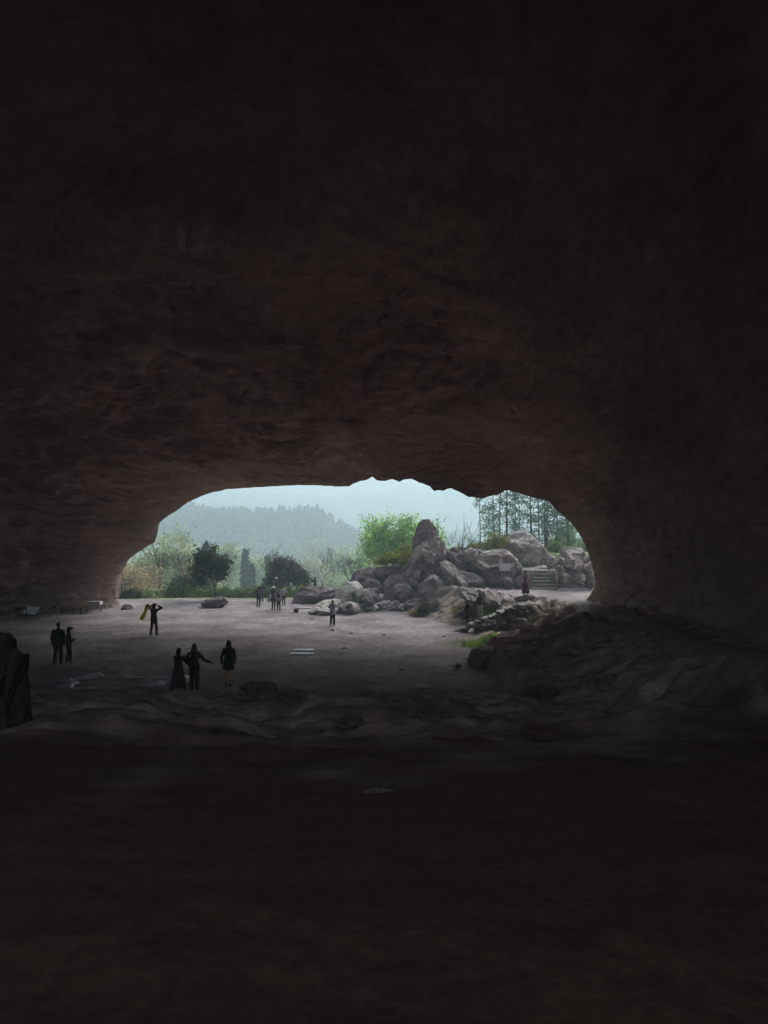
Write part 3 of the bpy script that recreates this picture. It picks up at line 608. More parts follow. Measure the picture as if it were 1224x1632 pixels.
# dark tree, bush tree and the bare ones
ptree('dark_tree', 346, 870, 66.2, 66, 'dark leafy tree with a thin dark trunk behind the flat boulder', leaf=L_dark, nleaf=3600, lsize=.32, lspread=.25, seed=46, trunk_r=.15, depth=4, first=.36, minz=.33, spread=.85, up=.12, kids=(2, 4), wob=.28)
ptree('round_tree', 462, 887, 71, 66, 'dense round brownish green tree behind the group of four', leaf=L_brown, nleaf=7500, lsize=.3, lspread=.30, seed=12, trunk_r=.2, depth=4, first=.22, spread=.95, up=.02, kids=(3, 4))
ptree('fresh_tree', 642, 810, 76, 165, 'broad bright green tree in new leaf behind the standing rock', leaf=L_fresh, nleaf=15000, lsize=.28, lspread=.34, seed=28, trunk_r=.13, depth=4, first=.34, spread=.8, up=.12, stems=4, minz=.33, kids=(3, 4))
ptree('small_fresh_tree', 592, 846, 74, 54, 'thin pale green sapling left of the broad bright green tree', leaf=L_fresh, nleaf=1100, lsize=.3, lspread=.4, seed=24, trunk_r=.08, depth=4, first=.3, stems=2)
bare = [(441,858,74,52,'bare tree with upright forked twigs rising behind the round tree',1),(523,862,72,50,'slim bare tree with a straight pale stem right of the round tree',2),(559,880,68,60,'bare crooked tree with side branches left of the boulder cluster',3),(704,828,80,50,'fine twigged bare tree right of the dark capstone',4),(744,812,82,64,'taller bare tree between capstone and pines',5),(727,838,84,44,'faint bare shrub between the two bare trees by the capstone',6),(253,862,69,56,'leaning bare tree with a forked trunk at far left',7),(288,868,73,60,'bare spreading tree behind the dark shrub at left',8),(310,862,75,34,'thin bare tree just left of the dark leafy tree',9)]
for px, yt, Yk, w, l, s in bare:
    ptree('bare_tree', px, yt, Yk, w, l, cat='bare tree', seed=200 + s, trunk_r=.11, depth=5, first=.30, spread=.6, up=.3 if s != 3 else .05, bark=M_bark_pale if s in (2,) else M_bark)
# hazy pale trees at left and in the middle distance
mid = [(215,880,84,70,L_tan,'low tan willow at the far left beside the pillar'),(245,850,96,90,L_pale,'pale green willow with a loose crown above the leaning bare tree'),(285,838,100,90,L_pale,'tallest pale green tree of the left thicket'),(318,868,92,60,L_tan,'tan budding tree behind the bare spreading tree'),(205,905,78,50,L_tan,'rusty tan shrubby tree against the pillar'),(415,880,150,50,L_pale,'pale green tree far off between cypress and bare tree'),(600,892,130,60,L_pale,'pale tree far off below the sapling'),(540,905,120,60,L_pale,'low pale tree far off behind the slim bare tree'),(490,880,160,60,L_tan,'tan budding tree far off above the round tree'),(360,862,140,44,L_pale,'pale crown far off over the dark leafy tree'),(560,868,190,70,L_pale,'soft pale tree at the foot of the terraced hill'),(640,880,150,70,L_pale,'pale tree far off seen through the bright green tree')]
for k, (px, yt, Yk, w, lf, l) in enumerate(mid):
    ptree('hazy_tree', px, yt, Yk, w, l, leaf=lf, nleaf=2600, lsize=.42 * Yk / 90, lspread=.55 * Yk / 90, seed=300 + k, trunk_r=.12, depth=4, first=.26, spread=.6, kids=(3, 4), stems=2)
def cypress(px, ytop, Yk, wpx, label, lf=L_dark, n=2500, name='conifer'):
    b_ = gp(px, 900, Yk); h = at(px, ytop, Yk).z - b_.z; w = wpx * Yk / F; rg = np.random.RandomState(int(px)); rt = empty(name, b_); tag(rt, label, 'conifer')
    m = MB(); m.tube([(0, 0, 0), (0, 0, h * .95)], [.12, .03], 6); m.build('trunk', M_bark, rt, True)
    z = rg.uniform(.08, 1, 400); a = rg.uniform(0, 6.28, 400); r = (1 - z) ** .8 * w / 2 * rg.uniform(.2, 1, 400) + .05; T = np.stack([r * np.cos(a), r * np.sin(a), z * h], 1)
    V, Q = leaves(T, n, .45 * Yk / 90, .18, rg); mk('crown', V, Q, lf, rt, smooth=False)
cypress(391, 878, 112, 26, 'slim blue green conifer right of the dark leafy tree'); cypress(401, 902, 108, 20, 'small conifer beside the slim blue green conifer'); cypress(428, 888, 105, 18, 'narrow conifer just left of the round tree', L_pine); cypress(328, 866, 86, 22, 'narrow dark conifer rising behind the dark leafy tree')
# pines
pn = [(766,800,84,.6),(787,779,80,1),(797,782,78,1),(809,776,76,1.3),(822,785,82,1),(829,790,84,.8),(846,782,76,1.2),(859,789,80,1),(869,790,74,1.1),(873,786,76,1.1),(889,804,74,1),(906,818,72,1.1)]
pl_ = ['leftmost pine, leaning out over the bare trees','second pine from the left with a thin straight trunk','third pine from the left with a thin straight trunk','tallest dark pine above the left side of the pointed boulder','pine right of the tallest dark pine','thin faint pine left of the boulder peak','dark straight pine right of the boulder peak','pine right of the boulder peak behind the twin trunks','left one of two close pine trunks','right one of two close pine trunks','pine above the squared block at right','pine nearest the cave wall at right']
for k, (px, yt, Yk, tr) in enumerate(pn):
    rg = random.Random(400 + k); b_ = gp(px, 900, Yk); h = at(px, yt - 26, Yk).z - b_.z; rt = empty('pine_tree', b_); tag(rt, pl_[k], 'pine', 'pines behind the rocks')
    m = MB(); tips = []; lean = rg.uniform(-.2, .2)
    tp = [Vector((lean * f * f + .05 * math.sin(f * 5 + k), 0, h * f)) for f in np.linspace(0, 1, 9)]; m.tube(tp, list(np.linspace(.13 * tr, .03, 9)), 6)
    m.build('trunk', M_bark, rt, True); m = MB()
    for j in range(26):
        f = .18 + .82 * j / 25; a = rg.uniform(0, 6.28); L = (1.9 if f < .85 else 1.1) * rg.uniform(.5, 1.1) * (.6 + .4 * (f > .35)); p0 = Vector((lean * f * f, 0, h * f))
        pp = [p0 + Vector((math.cos(a), math.sin(a), -.15 * t_ + .25 * t_ * t_)) * L * t_ for t_ in (0, .4, .75, 1)]
        m.tube(pp, [.035, .025, .02, .012], 3)
        if f > .28 or rg.random() < .3: tips += [pp[2], pp[3], (pp[1] + pp[2]) / 2]
    m.build('branches', M_bark, rt, True)
    V, Q = leaves(tips, 1000, .24, .26, np.random.RandomState(k), .6); mk('crown', V, Q, L_pine, rt, smooth=False)
ptree('green_tree', 898, 815, 88, 70, 'bright green leafy tree behind the right pines', leaf=L_hedge, nleaf=5000, lsize=.4, lspread=.5, seed=31, depth=4, first=.3, stems=2, kids=(3, 4))
ptree('green_tree', 935, 850, 80, 60, 'darker green tree partly hidden by the right cave wall', leaf=L_hedge, nleaf=4000, lsize=.36, lspread=.5, seed=32, depth=4, first=.3, stems=2, kids=(3, 4))
# shrubs
def shrub(px, ybase, Yk, w, h, lf, label, n=1800, seed=1, name='shrub', ls=.2, group=None, z=None):
    b_ = gp(px, ybase, Yk) if z is None else Vector((at(px, ybase, Yk).x, Yk, z)); rg = np.random.RandomState(seed); rt = empty(name, b_); tag(rt, label, 'shrub', group)
    m = MB(); tips = []
    for k in range(9):
        a = rg.uniform(0, 6.28); e = Vector((math.cos(a) * w * .42, math.sin(a) * w * .3, h * rg.uniform(.5, .95))); m.tube([(0, 0, -.1), e * .5 + Vector((0, 0, .1)), e], [.03, .02, .01], 3)
    m.build('stem', M_bark, rt, True)
    k = 60; u = rg.normal(size=(k, 3)); u /= np.linalg.norm(u, axis=1)[:, None]; u[:, 2] = np.abs(u[:, 2]); rad = rg.uniform(.55, .95, k)[:, None]
    T = u * rad * np.array([w / 2, w * .4, h * .92])
    V, Q = leaves(T, n, ls, .14 * max(1, h), rg); V[:, 2] = np.maximum(V[:, 2], -.1); mk('leaves', V, Q, lf, rt, smooth=False)
shrub(222, 945, 69, 3.2, 1.5, L_tan, 'tan dry shrub at the far left by the pillar', seed=1); shrub(208, 950, 67, 2.4, .9, L_dark, 'dark low shrub beside the pillar', seed=2); shrub(240, 948, 67.5, 2.2, 1.0, L_pale, 'pale tufted shrub left of the hedge', seed=3)
shrub(290, 940, 68.5, 3.0, 2.3, L_dark, 'dark spiky shrub at the left end of the hedge', seed=4, n=2600)
hd = [(266,69),(284,68),(302,67.8),(322,68),(340,68.6),(358,68.2),(376,68),(394,68),(410,68.4),(428,68.6),(446,69),(462,68.6),(478,69),(494,69.5),(508,70)]
for k, (px, Yk) in enumerate(hd):
    shrub(px, 948, Yk, 1.7, 1.15 + .2 * math.sin(k * 1.7), L_hedge, 'low green hedge shrub in the row along the far edge of the sand', seed=20 + k, group='hedge shrubs along the sand edge', n=1500, ls=.17)
shrub(630, 890, 62.8, 3.6, 1.0, L_olive, 'yellow green undergrowth on the rocks under the bright green tree', seed=50, n=2600, z=at(630, 898, 62.8).z)
shrub(650, 885, 64, 2.4, 1.4, L_olive, 'olive bush just left of the dark capstone', seed=51, n=1800, z=at(650, 892, 64).z)
shrub(793, 873, 66, 2.6, 1.6, L_olive, 'yellow green bush left of the pointed boulder', seed=52, n=2500, z=at(793, 876, 66).z)
shrub(770, 873, 67, 3.2, .7, L_olive, 'low grassy tuft on the ledge above the plaque boulder', seed=53, n=1500, z=at(770, 876, 67).z)
shrub(885, 880, 68, 2.0, 1.5, L_hedge, 'green bush between pointed boulder and squared block', seed=54, n=1500, z=at(885, 885, 68).z)
shrub(404, 921, 98, 1.6, 1.4, leaf_mat('white blossom', (.5, .5, .48), (.62, .62, .6), (.75, .75, .72), trans=.2), 'small white blossoming bush far off left of the round tree', seed=55, n=900)
shrub(683, 972, 53.5, 2.2, .7, L_brown, 'brown green scrub in front of the pentagon boulder', seed=56, n=1500, ls=.14); shrub(664, 976, 53.6, 1.4, .45, L_tan, 'dry low scrub at the left of the pentagon boulder', seed=57, n=900, ls=.13)
shrub(738, 962, 49.6, 1.8, .6, L_tan, 'sparse scrub behind the two climbing people', seed=58, n=1100, ls=.13); shrub(775, 970, 47.2, 1.4, .5, L_hedge, 'small green scrub against the ribbed rock', seed=59, n=800, ls=.12)
shrub(757, 1050, 32.5, .6, .35, L_brown, 'tiny scrub at the corner rock on the sand', seed=60, n=400, ls=.08)
# grass in the hollow
rg = np.random.RandomState(3); n = 9000
gx = 6.0 + rg.normal(size=n) * .9; gy = 38.8 + rg.normal(size=n) * .8; gz = G_np(gx, gy); ln = rg.uniform(.08, .28, n); a = rg.uniform(0, 6.28, n); dx = rg.normal(size=n) * .06; dy = rg.normal(size=n) * .06
V = np.stack([np.stack([gx - .012 * np.cos(a), gy - .012 * np.sin(a), gz - .02], 1), np.stack([gx + .012 * np.cos(a), gy + .012 * np.sin(a), gz - .02], 1), np.stack([gx + dx, gy + dy, gz + ln], 1)], 1).reshape(-1, 3)
o = mk('grass', V, np.arange(3 * n).reshape(n, 3), L_hedge, smooth=False); tag(o, kind='stuff')
# woods on the hill, terraced orchard
def forest(name, n, xr, yr, size, lf, seed, cond, conif=.5):
    rg = np.random.RandomState(seed); y = rg.uniform(yr[0], yr[1], n * 3); x = rg.uniform(-1, 1, n * 3) * .62 * y + rg.uniform(-20, 20, n * 3); m = cond(x, y); x = x[m][:n]; y = y[m][:n]; z = G_np(x, y)
    N = len(x); K = 46; s = size * rg.uniform(.4, 1.0, N) * 1.15; cf = rg.uniform(size=N) < conif
    u = rg.normal(size=(N, K, 3)); u /= np.linalg.norm(u, axis=2)[..., None]; u *= rg.uniform(.5, 1, (N, K, 1)); tz = rg.uniform(0, 1, (N, K))
    cx = np.where(cf[:, None], u[..., 0] * (1 - tz) * .45, u[..., 0] * .6); cy_ = np.where(cf[:, None], u[..., 1] * (1 - tz) * .45, u[..., 1] * .6); cz = np.where(cf[:, None], tz * 1.9, .75 + u[..., 2] * .55)
    C = np.stack([x[:, None] + cx * s[:, None], y[:, None] + cy_ * s[:, None], z[:, None] + cz * s[:, None]], -1).reshape(-1, 3)
    q = len(C); a = rg.normal(size=(q, 3)); a /= np.linalg.norm(a, axis=1)[:, None]; b_ = np.cross(a, rg.normal(size=(q, 3))); b_ /= np.linalg.norm(b_, axis=1)[:, None]; ss = (np.repeat(s, K) * .2 * rg.uniform(.6, 1.3, q))[:, None]
    V = np.stack([C - a * ss, C + b_ * ss, C + a * ss, C - b_ * ss], 1).reshape(-1, 3)
    return tag(mk(name, V, np.arange(4 * q).reshape(q, 4), lf, smooth=False), kind='stuff')
PXY = lambda x, y: x / y * F + 612
forest('forest', 5000, 0, (320, 460), 3.6, L_forest, 1, lambda x, y: (PXY(x, y) < 650) & (PXY(x, y) > -120), .6)
forest('orchard', 900, 0, (235, 320), 3.6, L_terr, 2, lambda x, y: (PXY(x, y) > 385) & (PXY(x, y) < 640) & (np.floor(y / 9) % 2 < 1), 0)
forest('woodland', 900, 0, (130, 235), 4.0, L_pale, 4, lambda x, y: (PXY(x, y) > 150) & (PXY(x, y) < 640) & (fbm(np.stack([x * .02, y * .02, x * 0], -1), 2) > -.1), .15)
forest('far_forest', 3500, 0, (520, 1000), 8, L_forest, 3, lambda x, y: (PXY(x, y) > -100) & (PXY(x, y) < 1250), .6)

# ------------------------------------------------------------------ furniture and small things on the sand
def floor_at(px, Y): p = at(px, 970, Y); return Vector((p.x, Y, G(p.x, Y)))
def legs(parent, xs_, ys_, h, r=.025, mat=M_wood):
    for x in xs_:
        for y in ys_:
            s_ = MB(); s_.box((x, y, h / 2), (r * 2, r * 2, h)); s_.build('leg', mat, parent)
f = hit(30, 984, 30); t_ = empty('wooden_table', f); tag(t_, 'small low wooden table left of the blue white board', 'table'); s_ = MB(); s_.box((0, 0, .72), (1.0, .6, .06)); s_.build('table_top', M_wood, t_, bevel=.01); legs(t_, (-.42, .42), (-.24, .24), .69)
s_ = MB(); s_.box((0, 0, .62), (.86, .5, .1)); s_.build('apron', M_wood_dark, t_)
f = hit(22, 986, 30); t_ = empty('stool', f + Vector((-.3, -.5, 0))); tag(t_, 'little wooden stool before the low table', 'stool'); s_ = MB(); s_.box((0, 0, .42), (.36, .3, .04)); s_.build('seat', M_wood, t_); legs(t_, (-.14, .14), (-.11, .11), .40, .018)
f = hit(48, 981, 30); t_ = empty('leaning_board', f); tag(t_, 'pale blue tilted board with a dark blue back rim', 'board'); bl = simple('blue rim', (.05, .09, .22)); wp = simple('pale blue board', (.72, .82, .92), var=.06)
s_ = MB(); s_.box((0, .0, .34), (1.12, .05, .95), rx=-.95, ry=.14); s_.build('frame', bl, t_, bevel=.01); s_ = MB(); s_.box((0.03, -.03, .38), (1.0, .03, .82), rx=-.95, ry=.14); s_.build('panel', wp, t_)
s_ = MB(); s_.box((0, .33, .25), (.06, .06, .56), rx=.2); s_.build('prop', M_wood, t_)
f = hit(86, 981, 30); t_ = empty('wooden_chair', f, .15); tag(t_, 'high backed wooden chair with dark things on its seat', 'chair'); s_ = MB(); s_.box((0, 0, .5), (.5, .48, .05)); s_.build('seat', M_wood, t_); legs(t_, (-.22, .22), (-.2,), .48); 
s_ = MB(); [s_.box((x, .22, .5), (.05, .05, 1.0)) for x in (-.22, .22)]; s_.box((0, .22, .92), (.44, .04, .08)); s_.box((0, .22, .72), (.44, .04, .06)); s_.build('backrest', M_wood, t_)
brock('dark_bag', f + Vector((-.02, -.02, .50)), (.42, .36, .34), M_wood_dark, 'dark lumpy bag lying on the wooden chair', 'bag', seed=301, amp=.08, I=I3)
f = hit(115, 978, 30); t_ = empty('wooden_bench', f + Vector((0, .3, 0)), .12); tag(t_, 'long low wooden bench right of the chair', 'bench'); s_ = MB(); s_.box((0, 0, .46), (1.9, .42, .06)); s_.build('seat', M_wood, t_, bevel=.01); legs(t_, (-.85, .85), (-.16, .16), .43, .035); s_ = MB(); s_.box((0, 0, .2), (1.7, .05, .06)); s_.build('stretcher', M_wood, t_)
f = hit(126, 977, 30); t_ = empty('small_bench', f + Vector((0, -.35, 0)), .1); tag(t_, 'short dark bench in front of the long bench', 'bench'); s_ = MB(); s_.box((0, 0, .36), (.62, .3, .05)); s_.build('seat', M_wood_dark, t_); legs(t_, (-.26, .26), (-.1, .1), .34, .03, M_wood_dark)
f = hit(151, 974, 30); f.y -= .9; f.x = at(151, 974, f.y).x; f.z = G(f.x, f.y); t_ = empty('stall_table', f); tag(t_, 'tall narrow table with a pale cloth top near the pillar', 'table'); s_ = MB(); s_.box((0, 0, .74), (.92, .55, .05)); s_.build('table_top', M_wood, t_); s_ = MB(); s_.box((0, 0, .70), (.98, .60, .26), taper=.96); s_.build('cloth', simple('grey cloth', (.5, .46, .5), var=.1), t_, bevel=.02); legs(t_, (-.42, .42), (-.22, .22), .72)
f = hit(168, 970, 30); s_ = MB(); s_.tube([(-.16, 0, .28), (-.05, 0, .36), (.08, 0, .34), (.15, 0, .22), (.17, 0, -.03)], .035, 7); o = s_.build('bent_pipe', simple('pale pipe', (.6, .58, .58)), smooth=True); o.location = f; tag(o, 'small pale hooked pipe sticking out of the sand by the pillar', 'pipe')
wb = simple('white plank', (.56, .6, .66), var=.25, scale=4)
for k, (px, py) in enumerate([(484, 1038), (481, 1044)]):
    f = hit(px, py, 20); s_ = MB(); s_.box((0, 0, .035), (.98 if k == 0 else 1.1, .62, .06)); o = s_.build('white_board', wb, bevel=.008); o.location = f; o.rotation_euler = (0, 0, .03 - .1 * k); tag(o, ['white flat board lying on the sand, the farther of the pair','white flat board lying on the sand, the nearer of the pair'][k], 'board')
f = hit(472, 976, 30); s_ = MB(); s_.box((0, 0, .14), (.34, .36, .3)); o = s_.build('dark_block', M_wood_dark, bevel=.02); o.location = f; tag(o, 'small dark block at the left end of the pale plank', 'block')
s_ = MB(); s_.box((0.62, .1, .30), (1.1, .3, .07)); o = s_.build('plank', simple('pale plank', (.42, .40, .38)), bevel=.01); o.location = f; tag(o, 'pale plank running from the dark block to the outcrop', 'plank')
f = hit(730, 1066, 20); t_ = brock('dark_bag', f, (.34, .28, .28), M_dark_rock, 'small dark bundle with a pale band, alone on the sand by the slope', 'bag', seed=303, amp=.06, I=I3)
s_ = MB(); s_.tube([(math.cos(a) * .19, math.sin(a) * .16, .06) for a in np.linspace(0, 6.28, 17)], .03, 5); s_.build('band', simple('pale band', (.5, .45, .47)), t_, True)
f = gp(441, 930, 66.4); t_ = empty('notice', f); tag(t_, 'tiny white notice on a thin post before the round tree', 'notice'); s_ = MB(); s_.tube([(0, 0, 0), (0, 0, 1.9)], .02, 6); s_.build('post', M_wood_dark, t_); s_ = MB(); s_.box((0, -.03, at(441, 921, 66.4).z - f.z), (.26, .03, .17)); s_.build('panel', simple('white panel', (.7, .7, .7)), t_)
for k, (px, py) in enumerate([(497, 987), (529, 1005), (548, 1034), (640, 1069), (707, 1015), (560, 1010), (611, 1013), (700, 984)]):
    f = hit(px, py, 20); brock('pebble', f + Vector((0, 0, -.03)), (.34, .22, .12), M_dark_rock, 'small dark flat stone loose on the sand of the cave floor', 'stone', seed=320 + k, group='loose stones on the sand', I=I3)
# ------------------------------------------------------------------ people
def capsule_mesh(caps, ells):
    V = []; Fc = []
    def sph(c, r, M=None, n=10, m=14):
        b0 = len(V); c = Vector(c)
        for i in range(n + 1):
            a = math.pi * i / n
            for j in range(m):
                b_ = 2 * math.pi * j / m; p = Vector((math.sin(a) * math.cos(b_) * r[0], math.sin(a) * math.sin(b_) * r[1], math.cos(a) * r[2]))
                V.append(tuple(c + (M @ p if M else p)))
        for i in range(n):
            for j in range(m): Fc.append((b0 + i * m + j, b0 + (i + 1) * m + j, b0 + (i + 1) * m + (j + 1) % m, b0 + i * m + (j + 1) % m))
    for a, b_, ra, rb in caps:
        a = Vector(a); b_ = Vector(b_); L = (b_ - a).length; small = max(ra, rb) < .03
        n = max(2, int(L / (min(ra, rb) * .45))) if L > 0 else 1; n = min(n, 40)
        for k in range(n + 1):
            t_ = k / n; r = ra + (rb - ra) * t_; sph(a.lerp(b_, t_), (r, r, r), n=6 if small else 8, m=8 if small else 12)
    for c, r, rot in ells: sph(c, r, Matrix.Rotation(rot[2], 3, 'Z') @ Matrix.Rotation(rot[1], 3, 'Y') @ Matrix.Rotation(rot[0], 3, 'X'), 14, 18)
    return V, Fc
def blob(name, caps, ells, voxel, mat, parent=None, smooth=3, deci=1.0, warp=0):
    V, Fc = capsule_mesh(caps, ells); me = bpy.data.meshes.new(name); me.from_pydata(V, [], Fc); o = bpy.data.objects.new(name, me); COL.objects.link(o)
    m = o.modifiers.new('r', 'REMESH'); m.mode = 'VOXEL'; m.voxel_size = voxel
    if smooth: s_ = o.modifiers.new('s', 'SMOOTH'); s_.iterations = smooth; s_.factor = .5
    if deci < 1: d = o.modifiers.new('d', 'DECIMATE'); d.ratio = deci
    dg = bpy.context.evaluated_depsgraph_get(); me2 = bpy.data.meshes.new_from_object(o.evaluated_get(dg)); o.modifiers.clear(); o.data = me2; bpy.data.meshes.remove(me)
    me2.name = name
    if warp:
        C = np.zeros(len(me2.vertices) * 3); me2.vertices.foreach_get('co', C); C = C.reshape(-1, 3); C = C + (fbm(C * 7, 2) * warp)[:, None] * np.array([1, 1, .2]); me2.vertices.foreach_set('co', C.ravel()); me2.update()
    me2.polygons.foreach_set('use_smooth', [True] * len(me2.polygons)); me2.materials.clear(); me2.materials.append(mat)
    if parent: o.parent = parent
    return o
SKIN = simple('skin', (.42, .27, .21), rough=.6, var=.05)
HAIR = simple('black hair', (.018, .014, .013), rough=.5, var=.3, scale=40)
def cloth(c): return simple('cloth', c, rough=.9, var=.12, scale=14, bump=.3)
def person(loc, h, face, label, top=(.1, .1, .1), bottom=(.05, .05, .06), hair='short', Lh=(-.26, .02, .86), Rh=(.26, .02, .86), stance=.10, step=0.0, coat=.0, dress=0, skirt=0, bulk=1.0, hat=None, head_turn=0, hood=False, shoe=(.03, .03, .03), sole=None, flare=0, group='people in the cave and before it', wide=1.0, lean=0, head_pitch=0):
    s = h / 1.72
    hz_, sz, nz = .92, 1.42, 1.50
    hc = Vector((0, .02 - lean * .1, 1.615))
    caps = []; ells = []
    def two(sh, hand, Ln=(.29, .26)):
        sh = Vector(sh); hand = Vector(hand); d = hand - sh; L = d.length; a, b_ = Ln
        if L > .98 * (a + b_): hand = sh + d * (.98 * (a + b_) / L); d = hand - sh; L = d.length
        k = (a * a - b_ * b_ + L * L) / (2 * L); o_ = math.sqrt(max(0, a * a - k * k)); pole = Vector((math.copysign(.8, sh.x), -.35, -1)); n = d.normalized(); pole = (pole - n * pole.dot(n)).normalized()
        return sh + n * k + pole * o_, hand
    W = .175 * wide
    arms = []
    for sg, hd_ in ((-1, Lh), (1, Rh)):
        sh = Vector((sg * W, 0, sz - .045)); el, wr = two(sh, hd_); arms.append((sh, el, wr, sg))
        caps += [(sh, el, .052, .040), (el, wr, .040, .027)]
        d = (wr - el).normalized(); side = d.cross(Vector((0, 1, 0.01))).normalized(); nrm_ = side.cross(d)
        kn = wr + d * .085; caps.append((wr, kn, .024, .030))
        for j, (o_, L) in enumerate(((-.030, .062), (-.010, .074), (.010, .070), (.029, .054))):
            b0 = kn + side * o_; m1 = b0 + d * L * .5 + nrm_ * .006; m2 = m1 + (d + nrm_ * .7).normalized() * L * .5; caps += [(b0, m1, .0095, .009), (m1, m2, .009, .0075)]
        tb = wr + d * .03 - side * .022 * sg; caps += [(tb, tb + (d * .7 - side * sg).normalized() * .035, .011, .010), (tb + (d * .7 - side * sg).normalized() * .035, tb + (d * .95 - side * .5 * sg).normalized() * .07, .010, .008)]
    leg = []
    for sg in (-1, 1):
        hp = Vector((sg * .085, 0, hz_ - .03)); ft = Vector((sg * stance, sg * step, .075)); kn = hp.lerp(ft, .48) + Vector((0, .035, 0)); leg.append((hp, kn, ft, sg))
        caps += [(hp, kn, .083, .055), (kn, kn.lerp(ft, .3), .055, .056), (kn.lerp(ft, .3), ft, .056, .036), (ft, ft + Vector((sg * .02, .13, -.035)), .036, .03), (ft, ft + Vector((0, -.04, -.04)), .034, .03)]
    ells += [((0, 0, hz_), (.155, .11, .12), (0, 0, 0)), ((0, 0, 1.08), (.125, .095, .14), (0, 0, 0)), ((0, 0, 1.28), (.155, .11, .17), (0, 0, 0))]
    caps += [((0, 0, sz + .02), (-W * .9, 0, sz - .035), .05, .045), ((0, 0, sz + .02), (W * .9, 0, sz - .035), .05, .045), ((0, 0, sz), hc + Vector((0, -.01, -.09)), .055, .05)]
    Mh = Matrix.Rotation(head_turn, 3, 'Z') @ Matrix.Rotation(head_pitch, 3, 'X')
    H = lambda x, y, z: hc + Mh @ Vector((x, y, z))
    ells += [(H(0, 0, .015), (.074, .092, .105), (head_pitch, 0, head_turn)), (H(0, .025, -.055), (.052, .06, .055), (head_pitch, 0, head_turn))]
    caps += [(H(0, .088, .005), H(0, .108, -.025), .010, .014), (H(-.02, .083, -.058), H(.02, .083, -.058), .009, .009), (H(-.074, 0, .0), H(-.076, 0, -.03), .012, .010), (H(.074, 0, .0), H(.076, 0, -.03), .012, .010), (H(-.03, .082, .03), H(.03, .082, .03), .009, .009)]
    body = blob('person', caps, ells, .0095, SKIN, None, 2, .45)
    tag(body, label, 'person', group)
    for sg in (-1, 1):
        m = MB(); bm = bmesh.new(); bmesh.ops.create_uvsphere(bm, u_segments=8, v_segments=6, radius=.011); bm.to_mesh(me := bpy.data.meshes.new('eye')); bm.free(); me.materials.append(HAIR); e = bpy.data.objects.new('eye', me); COL.objects.link(e); e.parent = body; e.location = H(sg * .03, .085, .012)
    # hair
    hc_c = []; hc_e = [(H(0, -.015, .03), (.086, .100, .108), (head_pitch, 0, head_turn))]
    if hair == 'long': hc_c += [(H(0, -.05, .0), (0, -.10, 1.40), .082, .095), ((0, -.10, 1.42), (0, -.125, 1.16), .115, .10), ((-.05, -.10, 1.4), (-.06, -.11, 1.2), .10, .08), ((.05, -.10, 1.4), (.06, -.11, 1.2), .10, .08), (H(-.06, -.02, 0), H(-.085, -.03, -.18), .04, .04), (H(.06, -.02, 0), H(.085, -.03, -.18), .04, .04)]
    if hair == 'bob': hc_c += [(H(0, -.05, 0), H(0, -.06, -.10), .08, .075)]
    if hair == 'bun': hc_e += [(H(0, -.07, .10), (.045, .045, .045), (0, 0, 0))]
    hr = blob('hair', hc_c, hc_e, .014, HAIR, body, 2, .6)
    # keep the face free: push hair back behind the face plane
    C = np.zeros(len(hr.data.vertices) * 3); hr.data.vertices.foreach_get('co', C); C = C.reshape(-1, 3)
    fd = np.array(Mh @ Vector((0, 1, -.55)).normalized()); d = (C - np.array(hc)) @ fd; mm_ = d > .028; C[mm_] -= ((d[mm_] - .028))[:, None] * fd; hr.data.vertices.foreach_set('co', C.ravel()); hr.data.update()
    tm = cloth(top); bmn = cloth(bottom)
    hem = hz_ - .04 - coat; B = bulk
    tc_ = [(a, b_, .066 * B, .056 * B) for a, b_, _, _ in arms] + [(b_, b_.lerp(c, .93), .056 * B, .044 * B) for _, b_, c, _ in arms]
    tc_ += [((0, 0, sz + .02), (-W * .9, 0, sz - .035), .068, .062), ((0, 0, sz + .02), (W * .9, 0, sz - .035), .068, .062), ((0, 0, sz), (0, 0, nz), .07, .06)]
    te = [((0, 0, 1.28), (.178 * B * wide, .135 * B, .19), (0, 0, 0)), ((0, 0, 1.08), (.160 * B, .128 * B, .17), (0, 0, 0)), ((0, 0, .96), (.172 * B, .135 * B, .12), (0, 0, 0))]
    if coat: tc_ += [((0, 0, 1.0), (0, 0, hem + .1), .15 * B, .165 * B), ((-.06, 0, 1.0), (-.08, 0, hem + .1), .11 * B, .12 * B), ((.06, 0, 1.0), (.08, 0, hem + .1), .11 * B, .12 * B)]
    if hood: te += [(H(0, -.02, .02), (.115, .125, .135), (0, 0, 0))]; tc_ += [((0, -.05, sz), H(0, -.03, 0), .09, .10)]
    blob('top' if not coat else 'coat', tc_, te, .017, tm, body, 3, .7, warp=.012)
    if dress or skirt:
        z0 = 1.02; z1 = dress or skirt; fl = flare or .12; me = bpy.data.meshes.new('skirt'); V = []; Fc = []; n = 40; K = 14
        for i in range(K + 1):
            t_ = i / K; z = z0 + (z1 - z0) * t_; r = .145 * B + (fl) * t_ ** 1.1 + (.04 * math.sin(min(1, t_ * 3) * 1.57))
            for j in range(n):
                a = 2 * math.pi * j / n; f_ = 1 + .09 * t_ * math.sin(a * 7 + .6 * math.sin(3 * a)); V.append((math.cos(a) * r * f_, math.sin(a) * r * .82 * f_, z + .02 * t_ * math.sin(a * 5)))
        for i in range(K):
            for j in range(n): Fc.append((i * n + j, (i + 1) * n + j, (i + 1) * n + (j + 1) % n, i * n + (j + 1) % n))
        Fc.append(tuple(range(n)))
        me.from_pydata(V, [], Fc); me.polygons.foreach_set('use_smooth', [True] * len(Fc)); me.materials.append(bmn); o = bpy.data.objects.new('skirt', me); COL.objects.link(o); o.parent = body
